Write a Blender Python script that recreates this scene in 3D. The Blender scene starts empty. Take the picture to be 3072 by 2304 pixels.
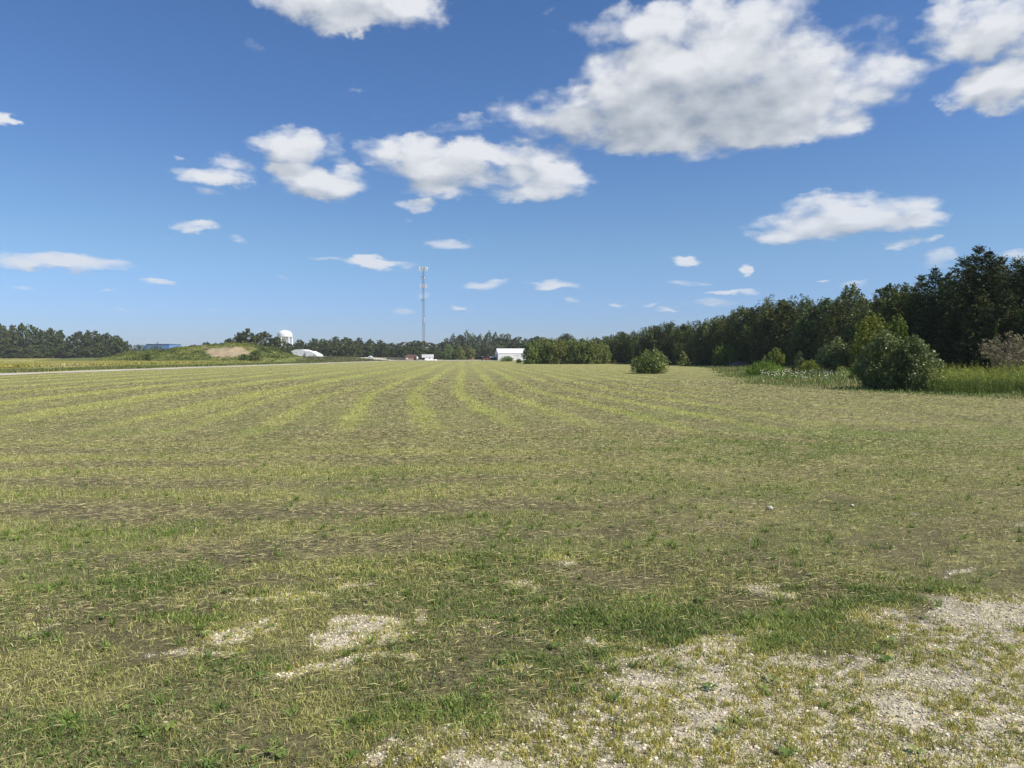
import bpy, math, random
import numpy as np
from mathutils import Vector, Matrix

sc = bpy.context.scene
R = math.radians
# ---------------------------------------------------------------- camera
FPX = 739.0                      # focal length in pixels of a 1024 px wide frame
PITCH = R(-2.116)
EYE = 1.6
cam_d = bpy.data.cameras.new('camera'); cam = bpy.data.objects.new('camera', cam_d)
sc.collection.objects.link(cam); sc.camera = cam
cam.location = (0, 0, EYE); cam.rotation_euler = (R(90) + PITCH, 0, 0)
cam_d.sensor_width = 36; cam_d.lens = FPX / 1024 * 36
cam_d.clip_start = 0.05; cam_d.clip_end = 20000
# ---------------------------------------------------------------- exposure, sun, sky
sc.view_settings.view_transform = 'Standard'; sc.view_settings.look = 'None'
sc.view_settings.gamma = 1; sc.view_settings.exposure = 0.25
sc.render.engine = 'CYCLES'
try:
    sc.cycles.max_bounces = 6; sc.cycles.diffuse_bounces = 3; sc.cycles.transmission_bounces = 3
except Exception: pass
SUN_AZ, SUN_EL = 112.0, 47.0     # azimuth clockwise from the view direction (+Y)
sd = Vector((math.sin(R(SUN_AZ)) * math.cos(R(SUN_EL)), math.cos(R(SUN_AZ)) * math.cos(R(SUN_EL)), math.sin(R(SUN_EL))))
sun_d = bpy.data.lights.new('sun', 'SUN'); sun_d.energy = 5.0; sun_d.angle = R(0.5); sun_d.color = (1, .94, .82)
sun = bpy.data.objects.new('sun', sun_d); sc.collection.objects.link(sun)
sun.rotation_euler = (-sd).to_track_quat('-Z', 'Y').to_euler(); sun.location = (40, -40, 60)

def dir_px(x, y):
    """world direction of a place in the 3072 px photograph"""
    u = (x - 1536) / 3 / FPX; v = (1152 - y) / 3 / FPX
    cp, sp = math.cos(PITCH), math.sin(PITCH)
    return Vector((u, cp - v * sp, sp + v * cp))
def azel(x, y):
    d = dir_px(x, y).normalized()
    return math.degrees(math.atan2(d.x, d.y)), math.degrees(math.asin(d.z))

class NT:
    """small helper for node trees"""
    def __init__(s, nt): s.nt = nt
    def n(s, t, **kw):
        nd = s.nt.nodes.new(t)
        for k, v in kw.items(): setattr(nd, k, v)
        return nd
    def l(s, a, b): s.nt.links.new(a, b)
    def setin(s, sock, v):
        if isinstance(v, bpy.types.NodeSocket): s.l(v, sock)
        else: sock.default_value = v
    def m(s, op, a, b=0.0, c=None, clamp=False):
        nd = s.n('ShaderNodeMath', operation=op, use_clamp=clamp)
        s.setin(nd.inputs[0], a); s.setin(nd.inputs[1], b)
        if c is not None: s.setin(nd.inputs[2], c)
        return nd.outputs[0]
    def vm(s, op, a, b=(0, 0, 0), c=None):
        nd = s.n('ShaderNodeVectorMath', operation=op)
        s.setin(nd.inputs[0], a); s.setin(nd.inputs[1], b)
        if c is not None: s.setin(nd.inputs[2], c)
        return nd.outputs['Value'] if op in ('LENGTH', 'DOT_PRODUCT') else nd.outputs[0]
    def noise(s, vec, scale, detail=4, rough=.55, dist=0, col=False):
        nd = s.n('ShaderNodeTexNoise'); s.l(vec, nd.inputs['Vector'])
        nd.inputs['Scale'].default_value = scale; nd.inputs['Detail'].default_value = detail
        nd.inputs['Roughness'].default_value = rough; nd.inputs['Distortion'].default_value = dist
        return nd.outputs['Color'] if col else nd.outputs['Fac']
    def mix(s, f, a, b, mode='MIX'):
        nd = s.n('ShaderNodeMix', data_type='RGBA', blend_type=mode)
        s.setin(nd.inputs[0], f)
        for i, v in ((6, a), (7, b)):
            if isinstance(v, tuple) and len(v) == 3: v = (*v, 1)
            s.setin(nd.inputs[i], v)
        return nd.outputs[2]
    def sstep(s, v, a, b):
        nd = s.n('ShaderNodeMapRange', interpolation_type='SMOOTHSTEP')
        s.setin(nd.inputs['Value'], v); nd.inputs['From Min'].default_value = a; nd.inputs['From Max'].default_value = b
        return nd.outputs['Result']

world = bpy.data.worlds.new('World'); sc.world = world; world.use_nodes = True
wt = world.node_tree; wt.nodes.clear(); W = NT(wt)
sky = W.n('ShaderNodeTexSky', sky_type='NISHITA', sun_disc=False, sun_elevation=R(SUN_EL), sun_rotation=R(SUN_AZ),
          altitude=100, air_density=1.0, dust_density=0.35, ozone_density=2.2)
bg_sky = W.n('ShaderNodeBackground'); bg_sky.inputs[1].default_value = 0.1
SKY_GAMMA = W.n('ShaderNodeGamma'); SKY_GAMMA.inputs[1].default_value = 1.0
W.l(sky.outputs[0], SKY_GAMMA.inputs[0])
hs = W.n('ShaderNodeHueSaturation'); hs.inputs['Saturation'].default_value = 1.12; hs.inputs['Value'].default_value = 1.0
W.l(SKY_GAMMA.outputs[0], hs.inputs['Color'])
tc = W.n('ShaderNodeTexCoord'); dv = tc.outputs['Generated']
dvn = W.vm('NORMALIZE', dv)
sep = W.n('ShaderNodeSeparateXYZ'); W.l(dvn, sep.inputs[0])
azr = W.m('ARCTAN2', sep.outputs[0], sep.outputs[1]); elr = W.m('ARCSINE', sep.outputs[2])
az = W.m('MULTIPLY', azr, 57.29578); el = W.m('MULTIPLY', elr, 57.29578)
air = W.mix(W.sstep(el, 1, 22), (.53, .70, 1.15), (.66, .81, 1.02))
air = W.mix(W.m('MULTIPLY', W.sstep(el, 2, 9), W.sstep(el, 22, 11)), air, (.69, .82, 1.0))
W.l(W.mix(1.0, hs.outputs[0], air, 'MULTIPLY'), bg_sky.inputs[0])
# cumulus field: centre x, y, half width, half height (places in the photograph turned into sky directions), weight
CL = [(1850,325,300,100,1),(2220,320,400,125,1),(2150,190,400,130,1),(2420,240,270,135,1),(2080,70,330,90,.95),(2340,385,240,50,1),(1990,380,260,70,1),
 (2560,240,190,80,.8),(2300,40,260,70,.6),(2620,60,110,40,.3),
 (1030,0,240,85,1),(1060,60,90,38,.9),(1190,5,110,45,.8),
 (870,435,115,62,1),(860,500,80,35,.9),(690,490,85,46,.9),(650,532,110,30,.9),(610,520,45,20,.6),(960,545,135,48,1),(1035,520,60,35,.7),(1010,450,45,45,.45),
 (1240,455,140,52,.8),(1330,520,165,62,1),(1400,455,190,42,.85),(1540,470,170,45,.65),(1620,530,140,60,.85),(1610,585,130,32,.85),(1380,385,110,20,.36),(1180,350,90,20,.3),
 (1218,597,58,24,.8),(1203,640,32,12,.6),(625,585,50,15,.3),
 (2960,60,200,95,1),(2860,30,90,60,.8),(3010,225,170,78,1),(3100,150,120,90,.8),(2820,160,80,30,.25),(2900,280,60,40,.7),
 (2530,645,270,55,.95),(2330,692,90,22,.8),(2700,660,130,35,.8),(2450,620,110,36,.7),
 (2700,730,65,16,.8),(2800,724,42,14,.65),(2045,782,46,17,.9),(2236,794,24,15,.8),(2072,842,68,13,.55),(2195,880,78,11,.75),(2820,790,62,26,.5),(3045,768,60,24,.8),(2570,848,45,8,.4),(2465,835,18,7,.6),
 (590,667,82,16,.65),(500,697,42,9,.4),(702,712,32,12,.55),(190,783,230,26,.8),(60,772,90,22,.6),(330,798,110,13,.5),(970,765,58,11,.5),(1150,780,115,17,.85),(1355,728,88,18,.5),(480,853,62,8,.55),(322,857,28,6,.5),
 (1450,855,70,15,.5),(1680,852,108,14,.7),(1375,919,24,7,.6),(1275,880,30,10,.6),(1850,924,30,6,.65),(1960,925,25,7,.5),(2000,938,40,5,.4),(1210,925,30,8,.4),(850,840,25,6,.35),(60,855,35,7,.3),(280,905,30,5,.35),(390,935,60,7,.3),(620,930,50,5,.28),(2180,915,120,12,.35),(1730,906,26,6,.4),
 (-5,340,32,30,.95),(212,462,30,18,.4),(265,462,26,20,.25),(540,462,20,9,.4),(775,140,38,28,.25),(1100,255,30,16,.2),(1640,15,30,20,.25)]
def cloud_density(az, el, det):
    ele = W.m('ADD', W.m('MAXIMUM', el, 0.0), 13.0)
    qx = W.m('DIVIDE', az, 31.0); qy = W.m('MULTIPLY', W.m('LOGARITHM', ele, 2.71828), 1.7)
    cq = W.n('ShaderNodeCombineXYZ'); W.l(qx, cq.inputs[0]); W.l(qy, cq.inputs[1]); q = cq.outputs[0]
    wn = W.noise(q, 3.2, 5, .6, col=True)
    wofs = W.vm('MULTIPLY', W.vm('SUBTRACT', wn, (.5, .5, .5)), (1, 1, 0))
    wsc = W.vm('SCALE', wofs); wt.links.new(W.m('MULTIPLY', ele, 0.13), wsc.node.inputs['Scale'])
    pc = W.n('ShaderNodeCombineXYZ'); W.l(az, pc.inputs[0]); W.l(el, pc.inputs[1])
    wf_ = W.vm('SCALE', W.vm('MULTIPLY', W.vm('SUBTRACT', W.noise(q, 15.0, 3, .6, col=True), (.5, .5, .5)), (1, .7, 0))); wt.links.new(W.m('MULTIPLY', ele, 0.075), wf_.node.inputs['Scale'])
    pw = W.vm('ADD', W.vm('ADD', pc.outputs[0], wsc), wf_); D = None
    for cx, cy, rx, ry, w in CL:
        a0, e0 = azel(cx, cy); a1, _ = azel(cx + rx, cy); _, e1 = azel(cx, cy - ry); ra, re = abs(a1 - a0), abs(e1 - e0)
        v = W.vm('MULTIPLY_ADD', pw, (1 / ra, 1 / re, 0), (-a0 / ra, -e0 / re, 0))
        b = W.m('MULTIPLY_ADD', W.vm('DOT_PRODUCT', v, v), -w * .62, w * 1.0)
        D = b if D is None else W.m('SMOOTH_MAX', D, b, .16)
    nb = W.noise(q, 8.5, det, .58); nb2 = W.noise(q, 3.6, 3, .5)
    vo = W.n('ShaderNodeTexVoronoi', voronoi_dimensions='2D', feature='SMOOTH_F1'); W.l(W.vm('ADD', q, W.vm('MULTIPLY', W.vm('SUBTRACT', wn, (.5, .5, .5)), (.10, .10, 0))), vo.inputs['Vector'])
    vo.inputs['Scale'].default_value = 9; vo.inputs['Detail'].default_value = 1.5; vo.inputs['Roughness'].default_value = .5; vo.inputs['Smoothness'].default_value = .35
    bil = W.m('MULTIPLY', W.m('SUBTRACT', .56, vo.outputs['Distance']), .50)
    nm = W.m('ADD', W.m('ADD', W.m('MULTIPLY', W.m('SUBTRACT', nb, .5), 1.05), bil), W.m('MULTIPLY', W.m('SUBTRACT', nb2, .5), .55))
    return W.m('SUBTRACT', W.m('ADD', W.m('MAXIMUM', D, -1.0), nm), .29), D, q, ele
dens, D, q, ele = cloud_density(az, el, 9)
alpha = W.m('MULTIPLY', W.sstep(dens, -.22, .46), .97)
az2 = W.m('ADD', az, W.m('MULTIPLY', ele, .022)); el2 = W.m('ADD', el, W.m('MULTIPLY', ele, .045))
dens2, _, _, _ = cloud_density(az2, el2, 4)
relief = W.m('MULTIPLY', W.m('SUBTRACT', dens, dens2), .70)
# the thickest parts of the clouds, where least light comes through
THK = [(2130, 300, 380, 130, 1), (1840, 405, 280, 75, .85), (2350, 455, 330, 50, .55), (2420, 130, 260, 60, .4), (2985, 110, 150, 60, .6), (3020, 270, 120, 35, .5), (1050, 30, 200, 50, .55), (1370, 535, 190, 36, .5), (1560, 500, 150, 40, .35), (880, 470, 110, 32, .4), (950, 565, 130, 25, .4), (2560, 675, 250, 28, .4)]
pc_ = W.n('ShaderNodeCombineXYZ'); W.l(az, pc_.inputs[0]); W.l(el, pc_.inputs[1])
wv_ = W.vm('SCALE', W.vm('MULTIPLY', W.vm('SUBTRACT', W.noise(q, 3.0, 4, .55, col=True), (.5, .5, .5)), (1, 1, 0))); wt.links.new(W.m('MULTIPLY', ele, .22), wv_.node.inputs['Scale'])
pcw = W.vm('ADD', pc_.outputs[0], wv_); core = None
for cx, cy, rx, ry, w in THK:
    a0, e0 = azel(cx, cy); a1, _ = azel(cx + rx, cy); _, e1 = azel(cx, cy - ry); ra, re = abs(a1 - a0), abs(e1 - e0)
    v = W.vm('MULTIPLY_ADD', pcw, (1 / ra, 1 / re, 0), (-a0 / ra, -e0 / re, 0))
    b = W.m('MULTIPLY', W.sstep(W.vm('DOT_PRODUCT', v, v), 1.3, 0), w); core = b if core is None else W.m('MAXIMUM', core, b)
lit = W.m('SUBTRACT', W.m('ADD', relief, .72), W.m('MULTIPLY', core, .46), clamp=True)
ccol = W.mix(lit, (.34, .40, .48), (.86, .88, .92))
hz = W.sstep(el, 16, 0)
ccol = W.mix(W.m('MULTIPLY', hz, .45), ccol, (.52, .64, .84))
bg_c = W.n('ShaderNodeBackground'); W.l(ccol, bg_c.inputs[0]); bg_c.inputs[1].default_value = .8
above = W.sstep(el, .2, 2.0)
mxs = W.n('ShaderNodeMixShader'); W.l(W.m('MULTIPLY', alpha, above), mxs.inputs[0]); W.l(bg_sky.outputs[0], mxs.inputs[1]); W.l(bg_c.outputs[0], mxs.inputs[2])
wo = W.n('ShaderNodeOutputWorld'); W.l(mxs.outputs[0], wo.inputs[0])

# ================================================================= helpers
def at_ground(x, y, z=0.0):
    d = dir_px(x, y); t = (z - EYE) / d.z; return Vector((d.x * t, d.y * t, z))
def at_dist(x, y, Y):
    d = dir_px(x, y); t = Y / d.y; return Vector((d.x * t, Y, EYE + d.z * t))
def hash2(ix, iy, seed):
    h = (ix.astype(np.int64) * 374761393 + iy.astype(np.int64) * 668265263 + seed * 1442695041) & 0xffffffff
    h = ((h ^ (h >> 13)) * 1274126177) & 0xffffffff
    h = h ^ (h >> 16)
    return (h & 0xffffff) / float(0xffffff)
def vnoise(x, y, seed=0):
    ix, iy = np.floor(x), np.floor(y); fx, fy = x - ix, y - iy
    fx = fx * fx * (3 - 2 * fx); fy = fy * fy * (3 - 2 * fy)
    a = hash2(ix, iy, seed); b = hash2(ix + 1, iy, seed); c = hash2(ix, iy + 1, seed); d = hash2(ix + 1, iy + 1, seed)
    return (a * (1 - fx) + b * fx) * (1 - fy) + (c * (1 - fx) + d * fx) * fy
def fbm(x, y, seed=0, o=4, g=.5):
    s = 0; a = 1; t = 0
    for i in range(o):
        s = s + a * vnoise(x * 2 ** i + 17.3 * i, y * 2 ** i - 9.1 * i, seed + i); t += a; a *= g
    return s / t
def ss(v, a, b):
    t = np.clip((v - a) / (b - a), 0, 1); return t * t * (3 - 2 * t)

def make_mesh(name, verts, faces, col=None, tone=None, smooth=False):
    """verts (n,3); faces list of (m,k) index arrays"""
    me = bpy.data.meshes.new(name)
    verts = np.asarray(verts, dtype=np.float32)
    if not isinstance(faces, list): faces = [faces]
    faces = [np.asarray(f, dtype=np.int32) for f in faces if len(f)]
    me.vertices.add(len(verts)); me.vertices.foreach_set('co', verts.ravel())
    nl = sum(f.size for f in faces); nf = sum(len(f) for f in faces)
    me.loops.add(nl); me.loops.foreach_set('vertex_index', np.concatenate([f.ravel() for f in faces]))
    me.polygons.add(nf)
    st = []; o = 0
    for f in faces:
        st.append(o + np.arange(len(f)) * f.shape[1]); o += f.size
    me.polygons.foreach_set('loop_start', np.concatenate(st).astype(np.int32))
    me.polygons.foreach_set('use_smooth', np.full(nf, bool(smooth)))
    if col is not None:
        ca = me.color_attributes.new('Col', 'FLOAT_COLOR', 'POINT')
        c = np.ones((len(verts), 4), dtype=np.float32); c[:, :3] = col
        ca.data.foreach_set('color', c.ravel())
    if tone is not None:
        a = me.attributes.new('tone', 'FLOAT', 'POINT'); a.data.foreach_set('value', np.asarray(tone, dtype=np.float32))
    me.update(); me.validate()
    return me
def tag(o, label=None, cat=None, group=None, kind=None):
    if label: o['label'] = label
    if cat: o['category'] = cat
    if group: o['group'] = group
    if kind: o['kind'] = kind
    return o
def obj(name, me, mat=None, parent=None):
    o = bpy.data.objects.new(name, me); sc.collection.objects.link(o)
    if mat is not None and me is not None and len(me.materials) == 0: me.materials.append(mat)
    if parent is not None: o.parent = parent
    return o
def empty(name, loc=(0, 0, 0), rz=0, sc_=(1, 1, 1)):
    o = bpy.data.objects.new(name, None); sc.collection.objects.link(o)
    o.location = loc; o.rotation_euler = (0, 0, rz); o.scale = sc_; o.empty_display_size = .3
    return o

class MB:
    """collects boxes, tubes and lathes into one mesh"""
    def __init__(s): s.v = []; s.f3 = []; s.f4 = []; s.n = 0
    def add(s, v, f):
        v = np.asarray(v, float); 
        for q_ in f:
            (s.f4 if len(q_) == 4 else s.f3).append([i + s.n for i in q_])
        s.v.append(v); s.n += len(v)
    def box(s, x0, x1, y0, y1, z0, z1, M=None):
        v = [(x, y, z) for z in (z0, z1) for y in (y0, y1) for x in (x0, x1)]
        if M is not None: v = [tuple(M @ Vector(p)) for p in v]
        s.add(v, [(0, 2, 3, 1), (4, 5, 7, 6), (0, 1, 5, 4), (2, 6, 7, 3), (0, 4, 6, 2), (1, 3, 7, 5)])
    def tube(s, pts, rad, n=8, cap=True):
        pts = [Vector(p) for p in pts]
        if not isinstance(rad, (list, tuple)): rad = [rad] * len(pts)
        vs = []
        for i, p in enumerate(pts):
            a = pts[min(i + 1, len(pts) - 1)] - pts[max(i - 1, 0)]
            a.normalize(); u = a.orthogonal().normalized() if abs(a.z) < .95 else Vector((1, 0, 0)); w = a.cross(u).normalized(); u = w.cross(a)
            for k in range(n):
                t = 2 * math.pi * k / n; vs.append(p + (u * math.cos(t) + w * math.sin(t)) * rad[i])
        f = []
        for i in range(len(pts) - 1):
            for k in range(n):
                f.append((i * n + k, i * n + (k + 1) % n, (i + 1) * n + (k + 1) % n, (i + 1) * n + k))
        vs = [tuple(v) for v in vs]
        if cap:
            vs.append(tuple(pts[0])); vs.append(tuple(pts[-1])); c0, c1 = len(vs) - 2, len(vs) - 1; L = (len(pts) - 1) * n
            for k in range(n): f.append((c0, (k + 1) % n, k)); f.append((c1, L + k, L + (k + 1) % n))
        s.add(vs, f)
    def lathe(s, prof, n=32, c=(0, 0, 0)):
        vs = [(c[0] + r * math.cos(2 * math.pi * k / n), c[1] + r * math.sin(2 * math.pi * k / n), c[2] + z) for r, z in prof for k in range(n)]
        f = [(i * n + k, i * n + (k + 1) % n, (i + 1) * n + (k + 1) % n, (i + 1) * n + k) for i in range(len(prof) - 1) for k in range(n)]
        s.add(vs, f)
    def prism(s, poly, y0, y1):
        """polygon in x,z extruded along y"""
        n = len(poly); v = [(x, y0, z) for x, z in poly] + [(x, y1, z) for x, z in poly]
        cx = sum(p[0] for p in poly) / n; cz = sum(p[1] for p in poly) / n
        v += [(cx, y0, cz), (cx, y1, cz)]
        f = [(i, (i + 1) % n, n + (i + 1) % n, n + i) for i in range(n)]
        f += [(2 * n, (i + 1) % n, i) for i in range(n)] + [(2 * n + 1, n + i, n + (i + 1) % n) for i in range(n)]
        s.add(v, f)
    def build(s, name, mat, parent=None, smooth=False):
        fs = []
        if s.f4: fs.append(np.array(s.f4))
        if s.f3: fs.append(np.array(s.f3))
        return obj(name, make_mesh(name, np.concatenate(s.v), fs, smooth=smooth), mat, parent)

# ================================================================= materials
def new_mat(name):
    m = bpy.data.materials.new(name); m.use_nodes = True; t = m.node_tree; t.nodes.clear(); N = NT(t)
    out = N.n('ShaderNodeOutputMaterial'); p = N.n('ShaderNodeBsdfPrincipled'); N.l(p.outputs[0], out.inputs[0])
    return m, N, p, out
def leaf_mat(name, dark, light, rough=.55, trans=.25, spec=.3, varv=.25, hue=.03):
    m, N, p, out = new_mat(name)
    at = N.n('ShaderNodeAttribute', attribute_name='tone')
    c = N.mix(at.outputs['Fac'], dark, light)
    oi = N.n('ShaderNodeObjectInfo'); r = oi.outputs['Random']
    h = N.n('ShaderNodeHueSaturation'); N.l(c, h.inputs['Color'])
    N.l(N.m('MULTIPLY_ADD', r, hue * 2, .5 - hue), h.inputs['Hue'])
    r2 = N.m('FRACT', N.m('MULTIPLY', r, 17.31))
    N.l(N.m('MULTIPLY_ADD', r2, varv * 2, 1 - varv), h.inputs['Value'])
    N.l(h.outputs[0], p.inputs['Base Color']); p.inputs['Roughness'].default_value = rough
    p.inputs['Specular IOR Level'].default_value = spec
    tr = N.n('ShaderNodeBsdfTranslucent'); N.l(h.outputs[0], tr.inputs[0])
    ms = N.n('ShaderNodeMixShader'); ms.inputs[0].default_value = trans
    N.l(p.outputs[0], ms.inputs[1]); N.l(tr.outputs[0], ms.inputs[2]); N.l(ms.outputs[0], out.inputs[0])
    return m
def vcol_mat(name, rough=.8, trans=0.0, spec=.2, nscale=None, namp=.3, bump=0.0):
    m, N, p, out = new_mat(name)
    at = N.n('ShaderNodeAttribute', attribute_name='Col'); c = at.outputs['Color']
    if nscale:
        g = N.n('ShaderNodeNewGeometry'); nz = N.noise(g.outputs['Position'], nscale, 6, .65)
        f = N.m('MULTIPLY_ADD', nz, namp * 2, 1 - namp)
        sc_ = N.vm('SCALE', c); N.l(f, sc_.node.inputs['Scale']); c = sc_
        if bump:
            b = N.n('ShaderNodeBump'); b.inputs['Strength'].default_value = bump; b.inputs['Distance'].default_value = .05
            N.l(nz, b.inputs['Height']); N.l(b.outputs[0], p.inputs['Normal'])
    N.l(c, p.inputs['Base Color']); p.inputs['Roughness'].default_value = rough; p.inputs['Specular IOR Level'].default_value = spec
    if trans:
        tr = N.n('ShaderNodeBsdfTranslucent'); N.l(c, tr.inputs[0]); ms = N.n('ShaderNodeMixShader'); ms.inputs[0].default_value = trans
        N.l(p.outputs[0], ms.inputs[1]); N.l(tr.outputs[0], ms.inputs[2]); N.l(ms.outputs[0], out.inputs[0])
    return m
def flat_mat(name, col, rough=.6, metal=0, nscale=3, namp=.12, spec=.4, wave=None):
    m, N, p, out = new_mat(name)
    t = N.n('ShaderNodeTexCoord'); nz = N.noise(t.outputs['Object'], nscale, 5, .6)
    c = N.mix(nz, tuple(v * (1 - namp) for v in col), tuple(min(1, v * (1 + namp)) for v in col))
    N.l(c, p.inputs['Base Color']); p.inputs['Roughness'].default_value = rough; p.inputs['Metallic'].default_value = metal
    p.inputs['Specular IOR Level'].default_value = spec
    if wave:
        wv = N.n('ShaderNodeTexWave', bands_direction='X'); N.l(t.outputs['Object'], wv.inputs['Vector']); wv.inputs['Scale'].default_value = wave
        b = N.n('ShaderNodeBump'); b.inputs['Strength'].default_value = .4; b.inputs['Distance'].default_value = .03
        N.l(wv.outputs['Fac'], b.inputs['Height']); N.l(b.outputs[0], p.inputs['Normal'])
    return m
M_bark = flat_mat('bark', (.10, .08, .06), .9, nscale=14, namp=.4)
M_barkpale = flat_mat('bark_pale', (.30, .26, .21), .9, nscale=14, namp=.3)
M_white = flat_mat('white_metal_siding', (.80, .80, .78), .45, nscale=1, namp=.03, wave=3)
M_whitep = flat_mat('white_paint', (.82, .82, .81), .4, nscale=.6, namp=.03)
M_dark = flat_mat('dark_metal', (.03, .03, .032), .7)  # one near-black colour for chassis, stand, posts, seat and shed parts
M_steel = flat_mat('galvanised_steel', (.20, .22, .26), .6, .2)
M_antenna = flat_mat('antenna_white', (.72, .72, .70), .5)
M_blue = flat_mat('blue_metal_siding', (.12, .25, .50), .5, nscale=.5, namp=.08, wave=3)
M_bluegrey = flat_mat('blue_grey_siding', (.25, .33, .44), .5, nscale=.5, namp=.08, wave=3)
M_roofbrown = flat_mat('brown_shingle', (.10, .06, .045), .85, nscale=9, namp=.3)
M_red = flat_mat('red_machine_paint', (.34, .045, .035), .45)
M_rust = flat_mat('faded_red_paint', (.42, .20, .15), .7, nscale=6, namp=.25)
M_tyre = flat_mat('tyre_rubber', (.02, .02, .02), .8)
M_greysheet = flat_mat('grey_roof_sheet', (.36, .40, .43), .5)
M_wood = flat_mat('weathered_dark_boards', (.09, .085, .08), .85, nscale=5, namp=.3)
M_glass = flat_mat('dark_window_glass', (.05, .06, .07), .15, spec=.6)
m, N, p, out = new_mat('brick'); t = N.n('ShaderNodeTexCoord'); bt = N.n('ShaderNodeTexBrick'); N.l(N.vm('MULTIPLY', t.outputs['Object'], (1, 1, 1)), bt.inputs['Vector'])
mp = N.n('ShaderNodeMapping'); mp.inputs['Rotation'].default_value = (R(90), 0, 0); N.l(t.outputs['Object'], mp.inputs[0]); N.l(mp.outputs[0], bt.inputs['Vector'])
bt.inputs['Color1'].default_value = (.46, .25, .17, 1); bt.inputs['Color2'].default_value = (.38, .20, .14, 1); bt.inputs['Mortar'].default_value = (.5, .42, .35, 1); bt.inputs['Scale'].default_value = 4
N.l(bt.outputs[0], p.inputs['Base Color']); p.inputs['Roughness'].default_value = .85; M_brick = m

# ================================================================= the field: colour and growth read by ground, grass and cuttings alike
GX = [-6, -2.2, -.76, .23, .81, 1.69, 2.66, 3.46, 5, 8, 12]; GY = [1.2, 1.6, 2.7, 3.25, 3.8, 4.3, 4.65, 5.0, 5.7, 7.0, 8]
PATCH = [(-2.25, 4.05, .28, .13, 1), (-1.9, 4.25, .28, .12, 1), (-.92, 4.25, .27, .19, 1.2), (-.45, 4.45, .12, .1, .8), (-1.22, 3.80, .24, .08, .9), (-1.35, 4.95, .5, .12, .7), (-.6, 5.3, .5, .2, .45),
         (.5, 5.7, .35, .25, .5), (2.66, 5.3, .45, .14, .5), (3.4, 5.6, .3, .12, .45), (.14, 3.06, .2, .12, .9), (-.5, 2.95, .25, .12, .7), (4.6, 7.3, .6, .3, .35),
         (.35, 3.95, .16, .1, .6), (2.0, 6.6, .5, .2, .25), (3.9, 8.0, .5, .2, .3)]
LUSH = [(1.9, 4.5, .75, .36, 1.0), (.9, 4.45, .7, .4, .8), (.60, 3.62, .50, .30, .75), (-.45, 3.15, .25, .2, .8), (-3.2, 5.6, .9, .45, .9), (3.0, 5.25, .7, .3, .7), (-1.0, 4.9, .6, .2, .5), (-4.3, 5.4, 1.4, .4, .9), (-3.6, 6.2, 1.3, .3, .7), (-1.6, 3.8, .25, .12, .6),
        (.3, 6.2, 1.2, .5, .5), (-2.2, 4.45, .25, .08, .9), (4.5, 13.5, 2.6, 1.6, .8), (7.5, 15, 2.5, 1.4, .7), (-3.8, 6.8, 1.2, .4, .8), (2.6, 8.8, 1.6, .5, .5), (-.3, 7.0, 1.2, .4, .5)]
YU = [5, 20, 27, 35.5, 44, 64, 100, 142, 160, 175]; XU = [60, 24, 18.9, 15.4, 13.6, 18, 27, 31, 21, 15]
def ell(x, y, L, wx, wy):
    s = np.zeros_like(x)
    for cx, cy, rx, ry, w in L:
        s = np.maximum(s, w * np.clip(1.6 - 1.15 * np.sqrt(((x + wx * rx * 2 - cx) / rx) ** 2 + ((y + wy * ry * 2 - cy) / ry) ** 2), 0, 1))
    return s
C = lambda *a: np.array(a)
C_LUSH = C(.105, .155, .032); C_GREEN = C(.182, .215, .056); C_YEL = C(.325, .31, .10); C_STRAW = C(.375, .33, .155); C_CLIP = C(.135, .125, .068)
C_GRAV = C(.48, .425, .305); C_SOIL = C(.14, .11, .075); C_FAR = C(.315, .30, .11)
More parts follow.
